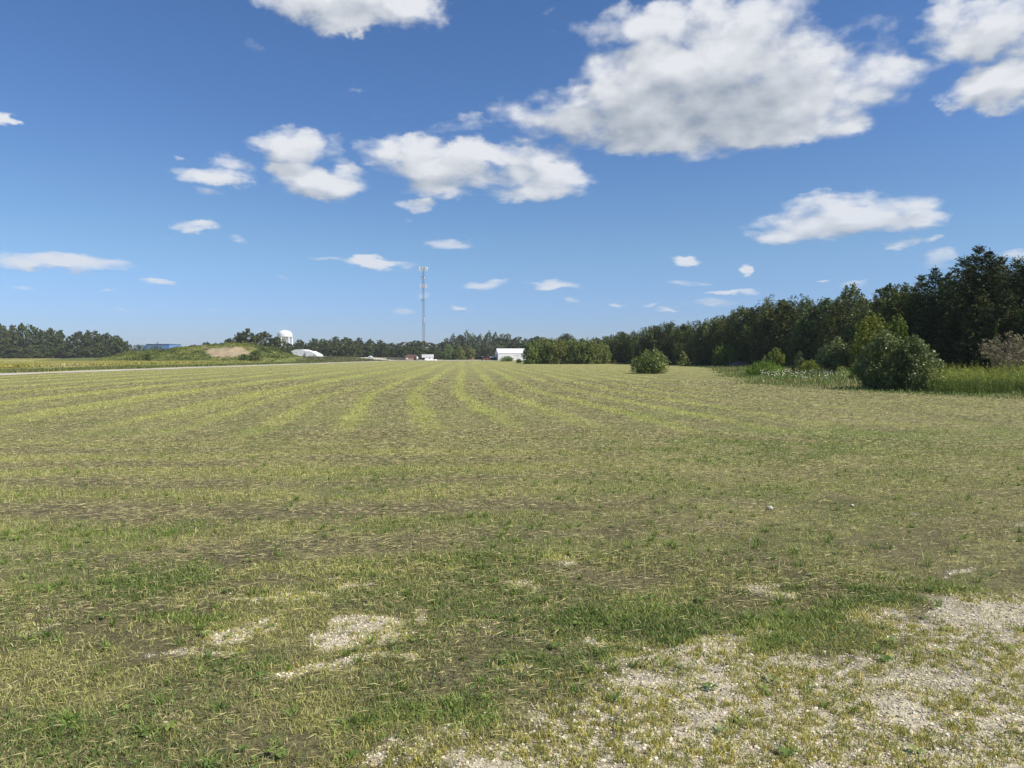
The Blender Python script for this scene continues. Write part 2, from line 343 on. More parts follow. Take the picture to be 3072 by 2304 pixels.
def fields(x, y):
    x = np.asarray(x, float); y = np.asarray(y, float)
    wx = fbm(x * 1.6, y * 1.6, 5) - .5; wy = fbm(x * 1.6, y * 1.6, 9) - .5
    n1 = fbm(x * 3.5, y * 3.5, 21); n2 = fbm(x * .45, y * .45, 33); n3 = fbm(x * 1.1, y * 1.3, 47); n4 = fbm(x * 9, y * 9, 51, 3)
    near = 1 - ss(y, 11, 17)
    yg = np.interp(x, GX, GY)
    bare = ss((yg - y) / .8 + (n3 - .5) * 1.5 + (n1 - .5) * .8, -.35, .45) * 1.1
    bare = np.maximum(bare, ell(x, y, PATCH, wx * 4.5, wy * 4.5) * (.45 + 1.0 * n1))
    bare = np.maximum(bare, ss(n1 * .6 + n3 * .6, .74, .84) * .25 * (1 - ss(y, 7, 11)))
    bare = np.clip(bare * (.2 + 1.5 * n4) - .2 * ss(.50 - n1, 0, .1), 0, 1) * (1 - ss(y, 10, 16))
    lush = ell(x, y, LUSH, wx * 2, wy * 2) * (.5 + .9 * n1)
    lush = np.maximum(lush, ss(fbm(x * .55, y * .8, 151) + .12 * (n1 - .5), .56, .70) * .32 * (1 - ss(y, 16, 30)))
    lush = np.clip(lush * (1 - .75 * bare), 0, 1)
    # mowing passes run away from the camera, and bend right near the headland
    s = x + .063 * y - 1.7 * (1 - ss(y, 9, 36)) + (fbm(x * .3, y * .05, 61) - .5) * .4 + (x > 6) * 0
    c = .5 + .5 * np.cos(2 * np.pi * (s + .35) / 1.85)
    wl = ss(-x, 6, 13); c2 = .5 + .5 * np.cos(2 * np.pi * (s + 1.2) / 3.9)
    rg = (ss(c + (n1 - .5) * .8, .55, .98) * (1 - .8 * wl) + wl * 1.1 * ss(c2 + (n1 - .5) * .4, .55, .9)) * ss(y, 11.5, 19 + 6 * n2)
    rg = rg * (.6 + .8 * vnoise(np.round((s + .35) / 1.85) * 1.7, y * .06, 66))
    rg = rg * (1 - .75 * ss(x - .12 * y, 1.5, 6))
    swath_w = np.maximum(wl * .9 * ss(.5 + .5 * np.cos(2 * np.pi * (s + 2.6) / 3.9) + (n3 - .5) * .6, .5, 1), 1 - wl) * ss(.5 + .5 * np.cos(2 * np.pi * (s - .25) / 1.85) + (n3 - .5) * .9, .5, 1) * ss(y, 9, 15) * (1 - .4 * ss(x - .12 * y, 1.5, 6))
    swath = np.maximum(swath_w * (.55 + .45 * wl), ss(y, 9, 15) * (.68 + .6 * (n3 - .4))) * (1 - .8 * np.clip(rg, 0, 1))
    # headland passes across the view
    sh = y - .10 * x + (fbm(x * .35, y * .5, 71) - .5) * 1.6
    ch = .5 + .5 * np.cos(2 * np.pi * (sh - 6.35) / 1.75)
    hl = ss(y, 4.9, 5.8) * (1 - ss(y, 12, 16)) * (1 - .75 * ss(x, -1.0, 2.0))
    cut = np.clip(np.maximum(swath, ss(ch + (n3 - .5) * .8, .55, .95) * hl), 0, 1)
    grn = np.clip(np.maximum(rg, ss(1 - ch + (n3 - .5) * .8, .6, 1) * hl * .8), 0, 1)
    zone = ss((yg - y) / .8 + (n3 - .5) * 1.6, -.5, .4) * (y < 12)
    return dict(zone=zone, bare=bare, lush=lush, cut=cut, grn=grn, n1=n1, n2=n2, n3=n3, n4=n4, near=near)
def unmown(x, y):
    e = np.interp(y, YU, XU) + (fbm(x * .4, y * .4, 81) - .5) * 2.2
    return ss(x - e, -.6, 1.8) * (y > 5) * (y < 172)
def mixc(a, b, f): return a * (1 - f[..., None]) + b * f[..., None]
def field_colour(x, y, F=None, under=None):
    F = F or fields(x, y)
    base = mixc(C_GREEN, C_YEL, np.clip(.25 + .9 * (F['n2'] - .3) + .4 * (F['n3'] - .5), 0, 1))
    base = mixc(base, C_STRAW * .85, np.clip(.25 + (F['n3'] - .5) * 1.1, 0, .6))
    base = mixc(base, mixc(C_CLIP, C_STRAW * .8, np.clip(F['n1'] * 1.4 - .35, 0, 1)), F['cut'] * .8)
    base = mixc(base, C(.33, .335, .10), F['grn'] * .92)
    base = mixc(base, C_LUSH * 1.3, F['lush'] * .7)
    # far field ripens to a pale yellow green
    far = ss(y, 35, 110); base = mixc(base, C_FAR * (.88 + .24 * F['n2'])[..., None], far * .5)
    # verge, crop edge, far rough ground
    dk = ss(fbm(x * 1.9, y * 1.9, 141) + .10 * ss(-x, 0, 2) * (1 - ss(y, 3.8, 5)), .46, .60) * (1 - ss(y, 6, 12)); thatch = mixc(C_SOIL * .95, C_STRAW * .66, np.clip((F['n4'] - .35) * 2.6, 0, 1)); thatch = mixc(thatch, C_SOIL * .8, dk * .9); base = mixc(base, thatch, under * (1 - .35 * F['lush'])) if under is not None else base
    base = mixc(base, C_GRAV * (.8 + .4 * F['n4'])[..., None], ss(F['bare'], .2, .6) * .95)
    base = mixc(base, C_SOIL, ss(F['bare'], .08, .25) * (1 - ss(F['bare'], .3, .55)) * .5)
    un = unmown(x, y)
    base = mixc(base, C(.17, .19, .065) * (.75 + .5 * F['n3'])[..., None], un)
    vg = ss(-x, 50, 51.5) * (y < 480); base = mixc(base, C(.13, .145, .05) * (.8 + .4 * F['n3'])[..., None], vg)
    rough = ss(y, 240, 262) ; base = mixc(base, C(.235, .215, .105) * (.8 + .4 * F['n2'])[..., None], rough * .8)
    base = mixc(base, C(.33, .36, .13), ss(y, 262, 275) * (1 - ss(y, 300, 312)) * .6)
    return base
def ground_z(x, y):
    z = (fbm(x * 1.3, y * 1.3, 3) - .5) * .05 * (1 - ss(np.hypot(x, y), 20, 60)) + (fbm(x * .08, y * .08, 4) - .5) * .16 * ss(np.hypot(x, y), 6, 30) * (1 - ss(y, 150, 300))
    rise = ss(x, -150, -128) * (1 - ss(x, -66, -50)) * ss(y, 196, 222) * (1 - ss(y, 420, 445))
    return z + 1.25 * rise
ang = np.radians(np.concatenate([np.arange(-45, 45.01, .2), np.arange(48, 315, 3.0)]))
rr = np.concatenate([[0.0], np.exp(np.linspace(math.log(.4), math.log(9000), 1150))])
na, nr = len(ang), len(rr)
A, RR = np.meshgrid(ang, rr); X = RR * np.sin(A); Y = RR * np.cos(A)
Fg = fields(X, Y); gcol = field_colour(X, Y, Fg, .74 * (1 - ss(Y, 6, 15))); gz = ground_z(X, Y)
idx = np.arange(na * nr).reshape(nr, na); nxt = np.roll(idx, -1, axis=1)
faces = np.stack([idx[:-1], idx[1:], nxt[1:], nxt[:-1]], -1).reshape(-1, 4)
me = make_mesh('ground', np.stack([X, Y, gz], -1).reshape(-1, 3), faces, col=gcol.reshape(-1, 3), smooth=True)
m, N, p, out = new_mat('mown_field')
at = N.n('ShaderNodeAttribute', attribute_name='Col'); g = N.n('ShaderNodeNewGeometry'); P = g.outputs['Position']
dist = N.vm('LENGTH', N.vm('MULTIPLY', P, (1, 1, 0)))
fine = N.noise(P, 42, 5, .7); mid = N.noise(N.vm('MULTIPLY', P, (1.0, 1.6, 1)), 5.5, 6, .68); big = N.noise(N.vm('MULTIPLY', P, (1, .55, 1)), .55, 6, .65)
f = N.m('ADD', N.m('MULTIPLY', N.m('SUBTRACT', fine, .5), 2.4), N.m('MULTIPLY', N.m('SUBTRACT', mid, .5), 1.5))
f = N.m('ADD', f, N.m('MULTIPLY', N.m('SUBTRACT', big, .5), 1.1))
f = N.m('MAXIMUM', N.m('ADD', f, 1.0), .15)
scn = N.vm('SCALE', at.outputs['Color']); N.l(f, scn.node.inputs['Scale'])
N.l(scn, p.inputs['Base Color']); p.inputs['Roughness'].default_value = .9; p.inputs['Specular IOR Level'].default_value = .12
b = N.n('ShaderNodeBump'); b.inputs['Strength'].default_value = .9; b.inputs['Distance'].default_value = .05
N.l(N.m('ADD', mid, N.m('MULTIPLY', fine, .35)), b.inputs['Height']); N.l(b.outputs[0], p.inputs['Normal'])
ground = tag(obj('ground', me, m), kind='structure')

# ---------------------------------------------------------------- grass blades, cuttings, stones
rng = np.random.default_rng(7)
def sample_sector(n, d0, d1, power, amax=41):
    """n points in the sector in front of the camera, density ~ d^-power"""
    u = rng.random(n); e = 2 - power
    r = (d0 ** e + u * (d1 ** e - d0 ** e)) ** (1 / e) if abs(e) > 1e-6 else d0 * (d1 / d0) ** u
    a = np.radians(rng.uniform(-amax, amax, n)); return r * np.sin(a), r * np.cos(a)
def blades(x, y, h, w, lean, colr, seg2=True, az_=None, z0=None):
    n = len(x); az_ = rng.random(n) * 2 * np.pi if az_ is None else az_
    z = (ground_z(x, y) if z0 is None else z0) - .004
    fa = rng.random(n) * np.pi * 2
    wx, wy = np.cos(fa) * w / 2, np.sin(fa) * w / 2
    lx, ly = np.cos(az_) * lean * h, np.sin(az_) * lean * h
    hz = h * np.sqrt(np.clip(1 - lean ** 2, .02, 1))
    b0 = np.stack([x - wx, y - wy, z], -1); b1 = np.stack([x + wx, y + wy, z], -1)
    tip = np.stack([x + lx, y + ly, z + hz], -1)
    if not seg2:
        v = np.stack([b0, b1, tip], 1).reshape(-1, 3); f = np.arange(n * 3).reshape(-1, 3)
        return v, [f], np.repeat(colr, 3, axis=0)
    k = .55
    m0 = np.stack([x - wx * .8 + lx * k * .6, y - wy * .8 + ly * k * .6, z + hz * .62], -1); m1 = np.stack([x + wx * .8 + lx * k * .6, y + wy * .8 + ly * k * .6, z + hz * .62], -1)
    v = np.stack([b0, b1, m1, m0, tip], 1).reshape(-1, 3); o = np.arange(n)[:, None] * 5
    return v, [o + np.array([[0, 1, 2, 3]]), o + np.array([[3, 2, 4]])], np.repeat(colr, 5, axis=0)
def join(parts):
    vs, q4, q3, cs, o = [], [], [], [], 0
    for v, fs, c in parts:
        for f in fs: (q4 if f.shape[1] == 4 else q3).append(f + o)
        vs.append(v); cs.append(c); o += len(v)
    F_ = []
    if q4: F_.append(np.concatenate(q4))
    if q3: F_.append(np.concatenate(q3))
    return np.concatenate(vs), F_, np.concatenate(cs)
def vary(c, n, lo=.5, hi=1.6):
    k = rng.uniform(lo, hi, n)[:, None]; j = 1 + rng.normal(0, .035, (n, 3)); return np.clip(c * k * j, 0, 1)
parts = []
def lawn(n, d0, d1, power, h0, h1, w, seg2, clump=6):
    m_ = n // clump; cx, cy = sample_sector(m_, d0, d1, power)
    x = np.repeat(cx, clump) + rng.normal(0, .022 + .004 * np.repeat(cy, clump), m_ * clump); y = np.repeat(cy, clump) + rng.normal(0, .022 + .004 * np.repeat(cy, clump), m_ * clump)
    F = fields(x, y); un = unmown(x, y)
    dens = np.clip(.60 - .45 * ss(fbm(x * 1.9, y * 1.9, 141), .46, .60) * (1 - ss(y, 6, 12)) * (1 - F['lush']) + .6 * F['lush'] + .35 * F['grn'] - .25 * F['cut'] + (F['n1'] - .5) * .7, .04, 1) * np.clip(1.05 - 1.12 * F['bare'] + 1.1 * ss(fbm(x * 6, y * 6, 77, 3), .44, .58), .06, 1) * (1 - un) * (np.abs(x + 46.5) > 3.5) * (1 - .85 * F['zone'] * (1 - F['lush']))
    k = rng.random(len(x)) < dens; x, y = x[k], y[k]; F = {a: b_[k] for a, b_ in F.items()}
    n_ = len(x)
    h = rng.uniform(h0, h1, n_) * (.8 + .25 * F['lush'] + .35 * F['grn']) * (1 - .35 * F['bare'])
    base = field_colour(x, y, {**F, 'bare': F['bare'] * .2})
    gr = mixc(base, C(.145, .18, .045), np.clip(.18 + .6 * F['lush'], 0, 1)); gr = mixc(gr, C(.36, .35, .10), np.clip(F['bare'] * 1.6, 0, .9) * (rng.random(n_) < .85)); gr = mixc(gr, C(.075, .115, .028), ss(F['n3'], .46, .58) * .65 * (1 - ss(y, 4.5, 9)) * (1 - ss(F['bare'], .1, .3)))
    dry = rng.random(n_) < np.clip(.24 + .25 * F['cut'] - .2 * F['lush'], .05, .7)
    col = np.where(dry[:, None], C_STRAW * 1.3, gr * 1.5)
    parts.append(blades(x, y, h, (.0011 + .00078 * y) * rng.uniform(.6, 1.4, n_), np.where(y < 9, rng.uniform(.35, .985, n_), rng.uniform(.15, .95, n_)), vary(col, n_), seg2))
lawn(420000, 2.0, 6, 1.2, .016, .06, .0046, True, 9)
lawn(330000, 6, 16, 1.3, .025, .06, .0085, False, 6)
lawn(230000, 16, 45, 1.5, .03, .07, .022, False, 5)
lawn(90000, 45, 120, 1.7, .04, .08, .07, False, 4)
# broader crabgrass tufts and bright clumps
tx, ty = sample_sector(2600, 2.1, 13, 1.5); F = fields(tx, ty); k = rng.random(len(tx)) < np.clip(.22 + .7 * F['lush'] + .35 * F['grn'] - .3 * F['bare'], 0.03, 1)
tx, ty = tx[k], ty[k]; nb_ = 16; hh = np.repeat(rng.uniform(.05, .11, len(tx)), nb_) * rng.uniform(.6, 1.2, len(tx) * nb_)
hue = np.repeat(rng.random(len(tx)), nb_)[:, None]
parts.append(blades(np.repeat(tx, nb_) + rng.normal(0, .008, len(tx) * nb_), np.repeat(ty, nb_) + rng.normal(0, .008, len(tx) * nb_), hh, .006 * np.ones(len(hh)), rng.uniform(.5, .97, len(hh)),
                    vary(C(.13, .22, .04) * (1 - hue) + C(.27, .33, .08) * hue, len(hh), .8, 1.25), True))
# yellowish tufts rooted in the thin gravelly strip
tx, ty = sample_sector(34000, 2.0, 9, 1.2); F = fields(tx, ty); k = rng.random(len(tx)) < np.clip((.9 * F['zone'] + .5 * F['bare']) * ss(fbm(tx * 5, ty * 5, 78, 3), .30, .52) * (1 - .6 * F['lush']), 0, 1)
tx, ty = tx[k], ty[k]; nb_ = 13; nn_ = len(tx) * nb_; hue = np.repeat(rng.random(len(tx)) ** .7, nb_)[:, None]
parts.append(blades(np.repeat(tx, nb_) + rng.normal(0, .012, nn_), np.repeat(ty, nb_) + rng.normal(0, .012, nn_), rng.uniform(.014, .042, nn_), .0042 * np.ones(nn_), rng.uniform(.2, .9, nn_),
                    vary(C(.20, .235, .055) * (1 - hue) + C(.56, .49, .15) * hue, nn_, .7, 1.4), True))
# flat rosettes of broad-leaved weeds
tx, ty = sample_sector(420, 2.1, 8, 1.3); F = fields(tx, ty); k = rng.random(len(tx)) < np.clip(.35 + .5 * F['lush'] - .2 * F['bare'], .05, 1); tx, ty = tx[k], ty[k]
nb_ = 9; nn_ = len(tx) * nb_; sz_ = np.repeat(rng.uniform(.35, .95, len(tx)), nb_); ra_ = (np.tile(np.arange(nb_), len(tx)) * .698 + rng.normal(0, .25, nn_)); rl_ = sz_ * rng.uniform(.035, .07, nn_); hu_ = np.repeat(rng.random(len(tx)), nb_)[:, None]
bx, by = np.repeat(tx, nb_), np.repeat(ty, nb_); bz = ground_z(bx, by) + .012; dx, dy = np.cos(ra_), np.sin(ra_); wd_ = rl_ * rng.uniform(.13, .24, nn_)
v_ = np.stack([np.stack([bx, by, bz], -1), np.stack([bx + dx * rl_ * .55 - dy * wd_, by + dy * rl_ * .55 + dx * wd_, bz + rl_ * .35], -1), np.stack([bx + dx * rl_, by + dy * rl_, bz + rl_ * .15], -1), np.stack([bx + dx * rl_ * .55 + dy * wd_, by + dy * rl_ * .55 - dx * wd_, bz + rl_ * .3], -1)], 1).reshape(-1, 3)
parts.append((v_, [np.arange(nn_ * 4).reshape(-1, 4)], np.repeat(vary(C(.10, .17, .035) * (1 - hu_) + C(.26, .32, .08) * hu_, nn_, .8, 1.2), 4, axis=0)))
# stray tall stalks left by the mower
tx, ty = sample_sector(160, 4, 22, 1.2); parts.append(blades(tx, ty, rng.uniform(.10, .22, len(tx)), .005 + .0004 * ty, rng.uniform(.05, .4, len(tx)), vary(C(.36, .36, .16) + np.zeros((len(tx), 3)), len(tx)), True))
v, f_, c_ = join(parts)
M_grass = vcol_mat('grass_blades', .6, .3, .25)
tag(obj('grass', make_mesh('grass', v, f_, col=c_), M_grass), 'short mown green and straw coloured grass over the field', 'grass', kind='stuff')
# cuttings lying flat
parts = []
def hay(n, d0, d1, power, l0, l1, w):
    x, y = sample_sector(n, d0, d1, power); F = fields(x, y); un = unmown(x, y)
    k = rng.random(n) < np.clip(np.where(y > 13, .12 + .85 * F['cut'], .28 + .55 * F['cut']) - .5 * F['bare'] - .3 * F['lush'] + (F['n3'] - .5) * .5, .03, 1) * (1 - un); x, y = x[k], y[k]; n_ = len(x); F = {a: b_[k] for a, b_ in F.items()}
    w = (.0016 + .00034 * y) * rng.uniform(.7, 1.3, n_); L = rng.uniform(.3, 1, n_) * (.07 + .0052 * y); a = np.where(rng.random(n_) < .6, rng.normal(.1, .35, n_), rng.random(n_) * 3.14)
    z = ground_z(x, y) + rng.uniform(.006, .035, n_); dz = rng.normal(0, .06, n_) * L
    dx, dy = np.cos(a) * L / 2, np.sin(a) * L / 2; px_, py_ = -np.sin(a) * w / 2, np.cos(a) * w / 2; up = w * .6
    v = np.stack([np.stack([x - dx, y - dy, z], -1), np.stack([x + px_, y + py_, z + np.abs(dz) * .6 + up], -1), np.stack([x + dx, y + dy, z + dz], -1), np.stack([x - px_, y - py_, z + np.abs(dz) * .5], -1)], 1).reshape(-1, 3)
    mixr = rng.random(n_)[:, None]; col = vary(C_STRAW * 1.15 * (mixr > .55) + C_CLIP * (mixr <= .55), n_, .6, 1.3)
    parts.append((v, [np.arange(n_ * 4).reshape(-1, 4)], np.repeat(col, 4, axis=0)))
hay(48000, 2.2, 6, 1.2, .02, .10, .0032); hay(120000, 5, 16, 1.1, .03, .12, .0045); hay(110000, 15, 50, 1.3, .08, .28, .016)
v, f_, c_ = join(parts)
tag(obj('hay_cuttings', make_mesh('hay_cuttings', v, f_, col=c_), vcol_mat('dry_cuttings', .75, .1, .2)), 'dry brown and straw coloured grass cuttings lying in swaths', 'cuttings', kind='stuff')
# gravel
x, y = sample_sector(230000, 2.0, 9, 1.2); F = fields(x, y); k = rng.random(len(x)) < ss(F['bare'], .08, .6) * np.where(F['zone'] > .5, .62, .9); x, y = x[k], y[k]; n_ = len(x)
ico = np.array([(0, 0, 1), (.89, 0, .45), (.28, .85, .45), (-.72, .53, .45), (-.72, -.53, .45), (.28, -.85, .45), (.72, .53, -.45), (-.28, .85, -.45), (-.89, 0, -.45), (-.28, -.85, -.45), (.72, -.53, -.45)])
icf = np.array([(0, 1, 2), (0, 2, 3), (0, 3, 4), (0, 4, 5), (0, 5, 1), (1, 6, 2), (2, 6, 7), (2, 7, 3), (3, 7, 8), (3, 8, 4), (4, 8, 9), (4, 9, 5), (5, 9, 10), (5, 10, 1), (1, 10, 6)])
sz = np.minimum(rng.lognormal(math.log(.0042), .4, n_), .011)[:, None, None]
v = ico[None] * (1 + rng.normal(0, .22, (n_, 11, 3))) * sz * rng.uniform(.6, 1.3, (n_, 1, 3)) * np.array([1, 1, .7])
v = v + np.stack([x, y, ground_z(x, y) + sz[:, 0, 0] * .25], -1)[:, None, :]
col = np.repeat(vary(np.where(rng.random(n_)[:, None] < .75, C(.64, .575, .44), C(.33, .285, .21)), n_, .7, 1.25), 11, axis=0)
tag(obj('gravel', make_mesh('gravel', v.reshape(-1, 3), (icf[None] + np.arange(n_)[:, None, None] * 11).reshape(-1, 3), col=col), vcol_mat('limestone_gravel', .85, 0, .2)), 'pale crushed limestone gravel showing through thin grass', 'gravel', kind='stuff')
# clover leaves close to the camera
x, y = sample_sector(26000, 2.1, 5.5, 1.2); F = fields(x, y); k = rng.random(len(x)) < np.clip(F['lush'] * .7 + (F['n3'] > .56) * .25, 0, 1) * (1 - F['bare']); x, y = x[k], y[k]; n_ = len(x)
z = ground_z(x, y) + rng.uniform(.012, .035, n_); a = rng.random(n_) * 6.28; r_ = rng.uniform(.004, .008, n_); t1, t2 = rng.normal(0, .35, n_), rng.normal(0, .35, n_)
v = np.stack([np.stack([x + np.cos(a + q_) * r_, y + np.sin(a + q_) * r_, z + r_ * (np.cos(a + q_) * t1 + np.sin(a + q_) * t2)], -1) for q_ in (0, 1.57, 3.14, 4.71)], 1).reshape(-1, 3)
tag(obj('clover', make_mesh('clover', v, np.arange(n_ * 4).reshape(-1, 4), col=np.repeat(vary(C(.10, .19, .045) + np.zeros((n_, 3)), n_), 4, axis=0)), M_grass), 'low green clover and weed leaves among the near grass', 'clover', kind='stuff')
for i, (px_, py_, s_, lab) in enumerate([(2310, 1527, .026, 'white rounded stone lying in the grass right of centre, larger of two'), (2556, 1521, .016, 'small pale stone further right in the grass, lesser of two')]):
    p0 = at_ground(px_, py_); r2_ = np.random.default_rng(i); 
    v = []; n1_, n2_ = 14, 9
    for a_ in range(n2_):
        for b_ in range(n1_):
            th = math.pi * a_ / (n2_ - 1); ph = 2 * math.pi * b_ / n1_; k = 1 + .12 * math.sin(3 * ph + i) * math.sin(th) + .06 * math.sin(5 * th + ph)
            v.append((s_ * 1.3 * k * math.sin(th) * math.cos(ph), s_ * k * math.sin(th) * math.sin(ph), s_ * .75 * k * math.cos(th)))
    fcs = [(a_ * n1_ + b_, (a_ + 1) * n1_ + b_, (a_ + 1) * n1_ + (b_ + 1) % n1_, a_ * n1_ + (b_ + 1) % n1_) for a_ in range(n2_ - 1) for b_ in range(n1_)]
    o = obj('stone', make_mesh('stone', v, np.array(fcs), smooth=True), flat_mat('pale_stone', (.52, .48, .41), .85, nscale=40, namp=.3))
    o.location = (p0.x, p0.y, float(ground_z(np.array([p0.x]), np.array([p0.y]))[0]) + s_ * .45 + .006); tag(o, lab, 'stone', 'pale stones in the grass')

# ---------------------------------------------------------------- gravel lane on the left and yard at the far end
def strip(name, pts, w, z, col, namp):
    vs, fs, cs = [], [], []
    nx = 7
    for i, (x, y) in enumerate(pts):
        for k in range(nx):
            t = k / (nx - 1) * 2 - 1; e = (random.random() - .5) * .35 if k in (0, nx - 1) else 0
            xx = x + t * w / 2 + e; gzv = float(ground_z(np.array([xx]), np.array([float(y)]))[0])
            vs.append((xx, y, gzv + z - (.03 if k in (0, nx - 1) else 0))); cc = 1 - .35 * math.exp(-((abs(t) - 0) / .16) ** 2); cs.append([c * cc * random.uniform(1 - namp, 1 + namp) for c in col])
    for i in range(len(pts) - 1):
        for k in range(nx - 1): a = i * nx + k; fs.append((a, a + 1, a + nx + 1, a + nx))
    return tag(obj(name, make_mesh(name, vs, np.array(fs), col=np.array(cs)), M_lane, None), kind='structure')
random.seed(3)
M_lane = vcol_mat('lane_gravel', .9, 0, .15, nscale=3, namp=.25, bump=.3)
strip('gravel_lane', [(-46.2 + .4 * math.sin(y_ / 37), y_) for y_ in np.concatenate([np.arange(10, 120, 1.5), np.arange(120, 262, 3)])], 4.4, .05, (.52, .47, .38), .08)
# yard
def patch(name, x0, x1, y0, y1, z, col):
    nx, ny = 60, 12; xs = np.linspace(x0, x1, nx); ys = np.linspace(y0, y1, ny); XX, YY = np.meshgrid(xs, ys)
    YY = YY + (fbm(XX * .15, YY * .15, 91) - .5) * 8 * ((YY == y0) | (YY == y1)); ZZ = ground_z(XX, YY) + z
    ii = np.arange(nx * ny).reshape(ny, nx); fs = np.stack([ii[:-1, :-1], ii[:-1, 1:], ii[1:, 1:], ii[1:, :-1]], -1).reshape(-1, 4)
    return tag(obj(name, make_mesh(name, np.stack([XX, YY, ZZ], -1).reshape(-1, 3), fs, col=np.array(col) * rng.uniform(.85, 1.1, (nx * ny, 1))), M_lane), kind='structure')
patch('gravel_yard', -72, -8, 300, 336, .06, (.56, .52, .43))
patch('dirt_track', -8, 30, 306, 322, .05, (.36, .32, .22))

# ================================================================= vegetation
def leaf_quads(P_, Nn, size, rg, aspect=.55, bias=.8, tone=None):
    n = len(P_); nn = Nn * bias + rg.normal(0, .6, (n, 3)); nn /= np.linalg.norm(nn, axis=1)[:, None] + 1e-9
    t = rg.normal(0, 1, (n, 3)); u = np.cross(nn, t); u /= np.linalg.norm(u, axis=1)[:, None] + 1e-9; w = np.cross(nn, u)
    s = size * rg.uniform(.6, 1.35, n)[:, None]
    v = np.stack([P_ - u * s * .5, P_ + w * s * aspect * .5 + u * s * .05, P_ + u * s * .5, P_ - w * s * aspect * .5 + u * s * .05], 1).reshape(-1, 3)
    tn = np.clip((tone if tone is not None else .5) + rg.normal(0, .2, n), 0, 1)
    return v, np.repeat(tn, 4)
PROF = dict(round=[(0, .35), (.1, .7), (.3, .97), (.5, 1), (.7, .88), (.85, .62), (.95, .35), (1, .08)], cone=[(0, .7), (.12, .98), (.3, 1), (.55, .74), (.8, .38), (.93, .16), (1, .03)],
            column=[(0, .85), (.15, 1), (.5, 1), (.72, .86), (.88, .55), (.96, .28), (1, .06)], flat=[(0, .25), (.2, .6), (.5, .95), (.75, 1), (.9, .75), (1, .3)],
            egg=[(0, .6), (.1, .85), (.3, 1), (.5, .9), (.7, .68), (.85, .42), (.95, .2), (1, .04)], fan=[(0, .4), (.2, .75), (.5, 1), (.75, .86), (.9, .55), (1, .18)],
            dome=[(0, .80), (.15, .96), (.35, 1), (.6, .88), (.8, .64), (.93, .36), (1, .1)])
def crown_broad(seed, H, Wd, z0, nleaf, leaf, nlobe=26, shape='round', aspect=.6, lobe_r=.2, up=.45, per=24, rough=.5, sl=.26):
    """crown grown from leafy shoots that end on an uneven envelope"""
    rg = np.random.default_rng(seed); ns = int(nleaf / per); tt, rr_ = zip(*PROF[shape])
    t = rg.random(ns * 3); pr = np.interp(t, tt, rr_); t = t[rg.random(ns * 3) < pr * .85 + .15][:ns]; ns = len(t)
    th = rg.random(ns) * 2 * np.pi; k = 1.6 if H < 4 else 2.2
    lump = fbm(np.cos(th) * k + seed * 3.1 + 20, np.sin(th) * k + t * k * 1.6 + 20 + seed, 500 + seed, 3) - .5
    topn = (fbm(np.cos(th) * 1.7 + seed, np.sin(th) * 1.7 + 9, 600 + seed, 2) - .5)
    inner = np.where(rg.random(ns) < .22, rg.uniform(.3, .85, ns), 1.0)
    r = Wd / 2 * np.interp(t, tt, rr_) * (1 + rough * lump * 2) * inner * rg.uniform(.86, 1.06, ns); r = np.minimum(r, Wd * .56)
    z = z0 + (H - z0) * np.clip(t * (1 + .35 * topn * (t > .5)), 0, 1.02)
    P0 = np.stack([r * np.cos(th), r * np.sin(th), z], -1)
    up_ = up * (.6 + .8 * t); D_ = np.stack([np.cos(th) * (1 - up_), np.sin(th) * (1 - up_), up_], -1) + rg.normal(0, .22, (ns, 3)); D_ /= np.linalg.norm(D_, axis=1)[:, None]
    L = sl * Wd * rg.uniform(.5, 1.2, ns); tone = np.clip(.5 + lump * 1.4 + rg.normal(0, .12, ns), 0, 1)
    w = np.repeat(np.arange(ns), per); s_ = rg.random(ns * per) ** .9; j_ = rg.normal(0, 1, (ns * per, 3)) * (L[w] * (.05 + .20 * s_))[:, None]
    P_ = P0[w] - D_[w] * (L[w] * s_)[:, None] + j_; k_ = P_[:, 2] > .02; P_, w, j_ = P_[k_], w[k_], j_[k_]
    P_[:, 2] *= H / max(np.percentile(P_[:, 2], 99.6), .1)
    nn = j_ / (np.linalg.norm(j_, axis=1)[:, None] + 1e-6) * .5 + D_[w] * .5
    v, tn = leaf_quads(P_, nn, leaf, rg, aspect, tone=tone[w])
    sel = rg.choice(ns, min(nlobe, ns), replace=False)
    return v, tn, P0[sel] * np.array([.8, .8, .95]), np.full(len(sel), .2 * Wd)
def trunk_mb(H, r, cs, seed, limbs=7, lean=.02):
    rg = random.Random(seed); mb = MB(); top = H * .8
    pts = [(rg.uniform(-1, 1) * lean * H * (k / 6), rg.uniform(-1, 1) * lean * H * (k / 6), top * k / 6 - (.15 if k == 0 else 0)) for k in range(7)]
    mb.tube(pts, [r * (1.25 if k == 0 else 1) * (1 - .13 * k) for k in range(7)], 8)
    idx_ = list(range(len(cs))); rg.shuffle(idx_)
    for j in idx_[:limbs]:
        c = cs[j]; zb = min(max(c[2] * rg.uniform(.45, .7), H * .12), top * .9); k = min(int(zb / top * 6), 5); b0 = Vector(pts[k]).lerp(Vector(pts[k + 1]), zb / top * 6 - k)
        e = Vector([float(q_) for q_ in c]); m_ = b0.lerp(e, .55) + Vector((0, 0, -.04 * H)); mb.tube([b0, m_, e], [r * .42, r * .27, r * .08], 6)
    return mb
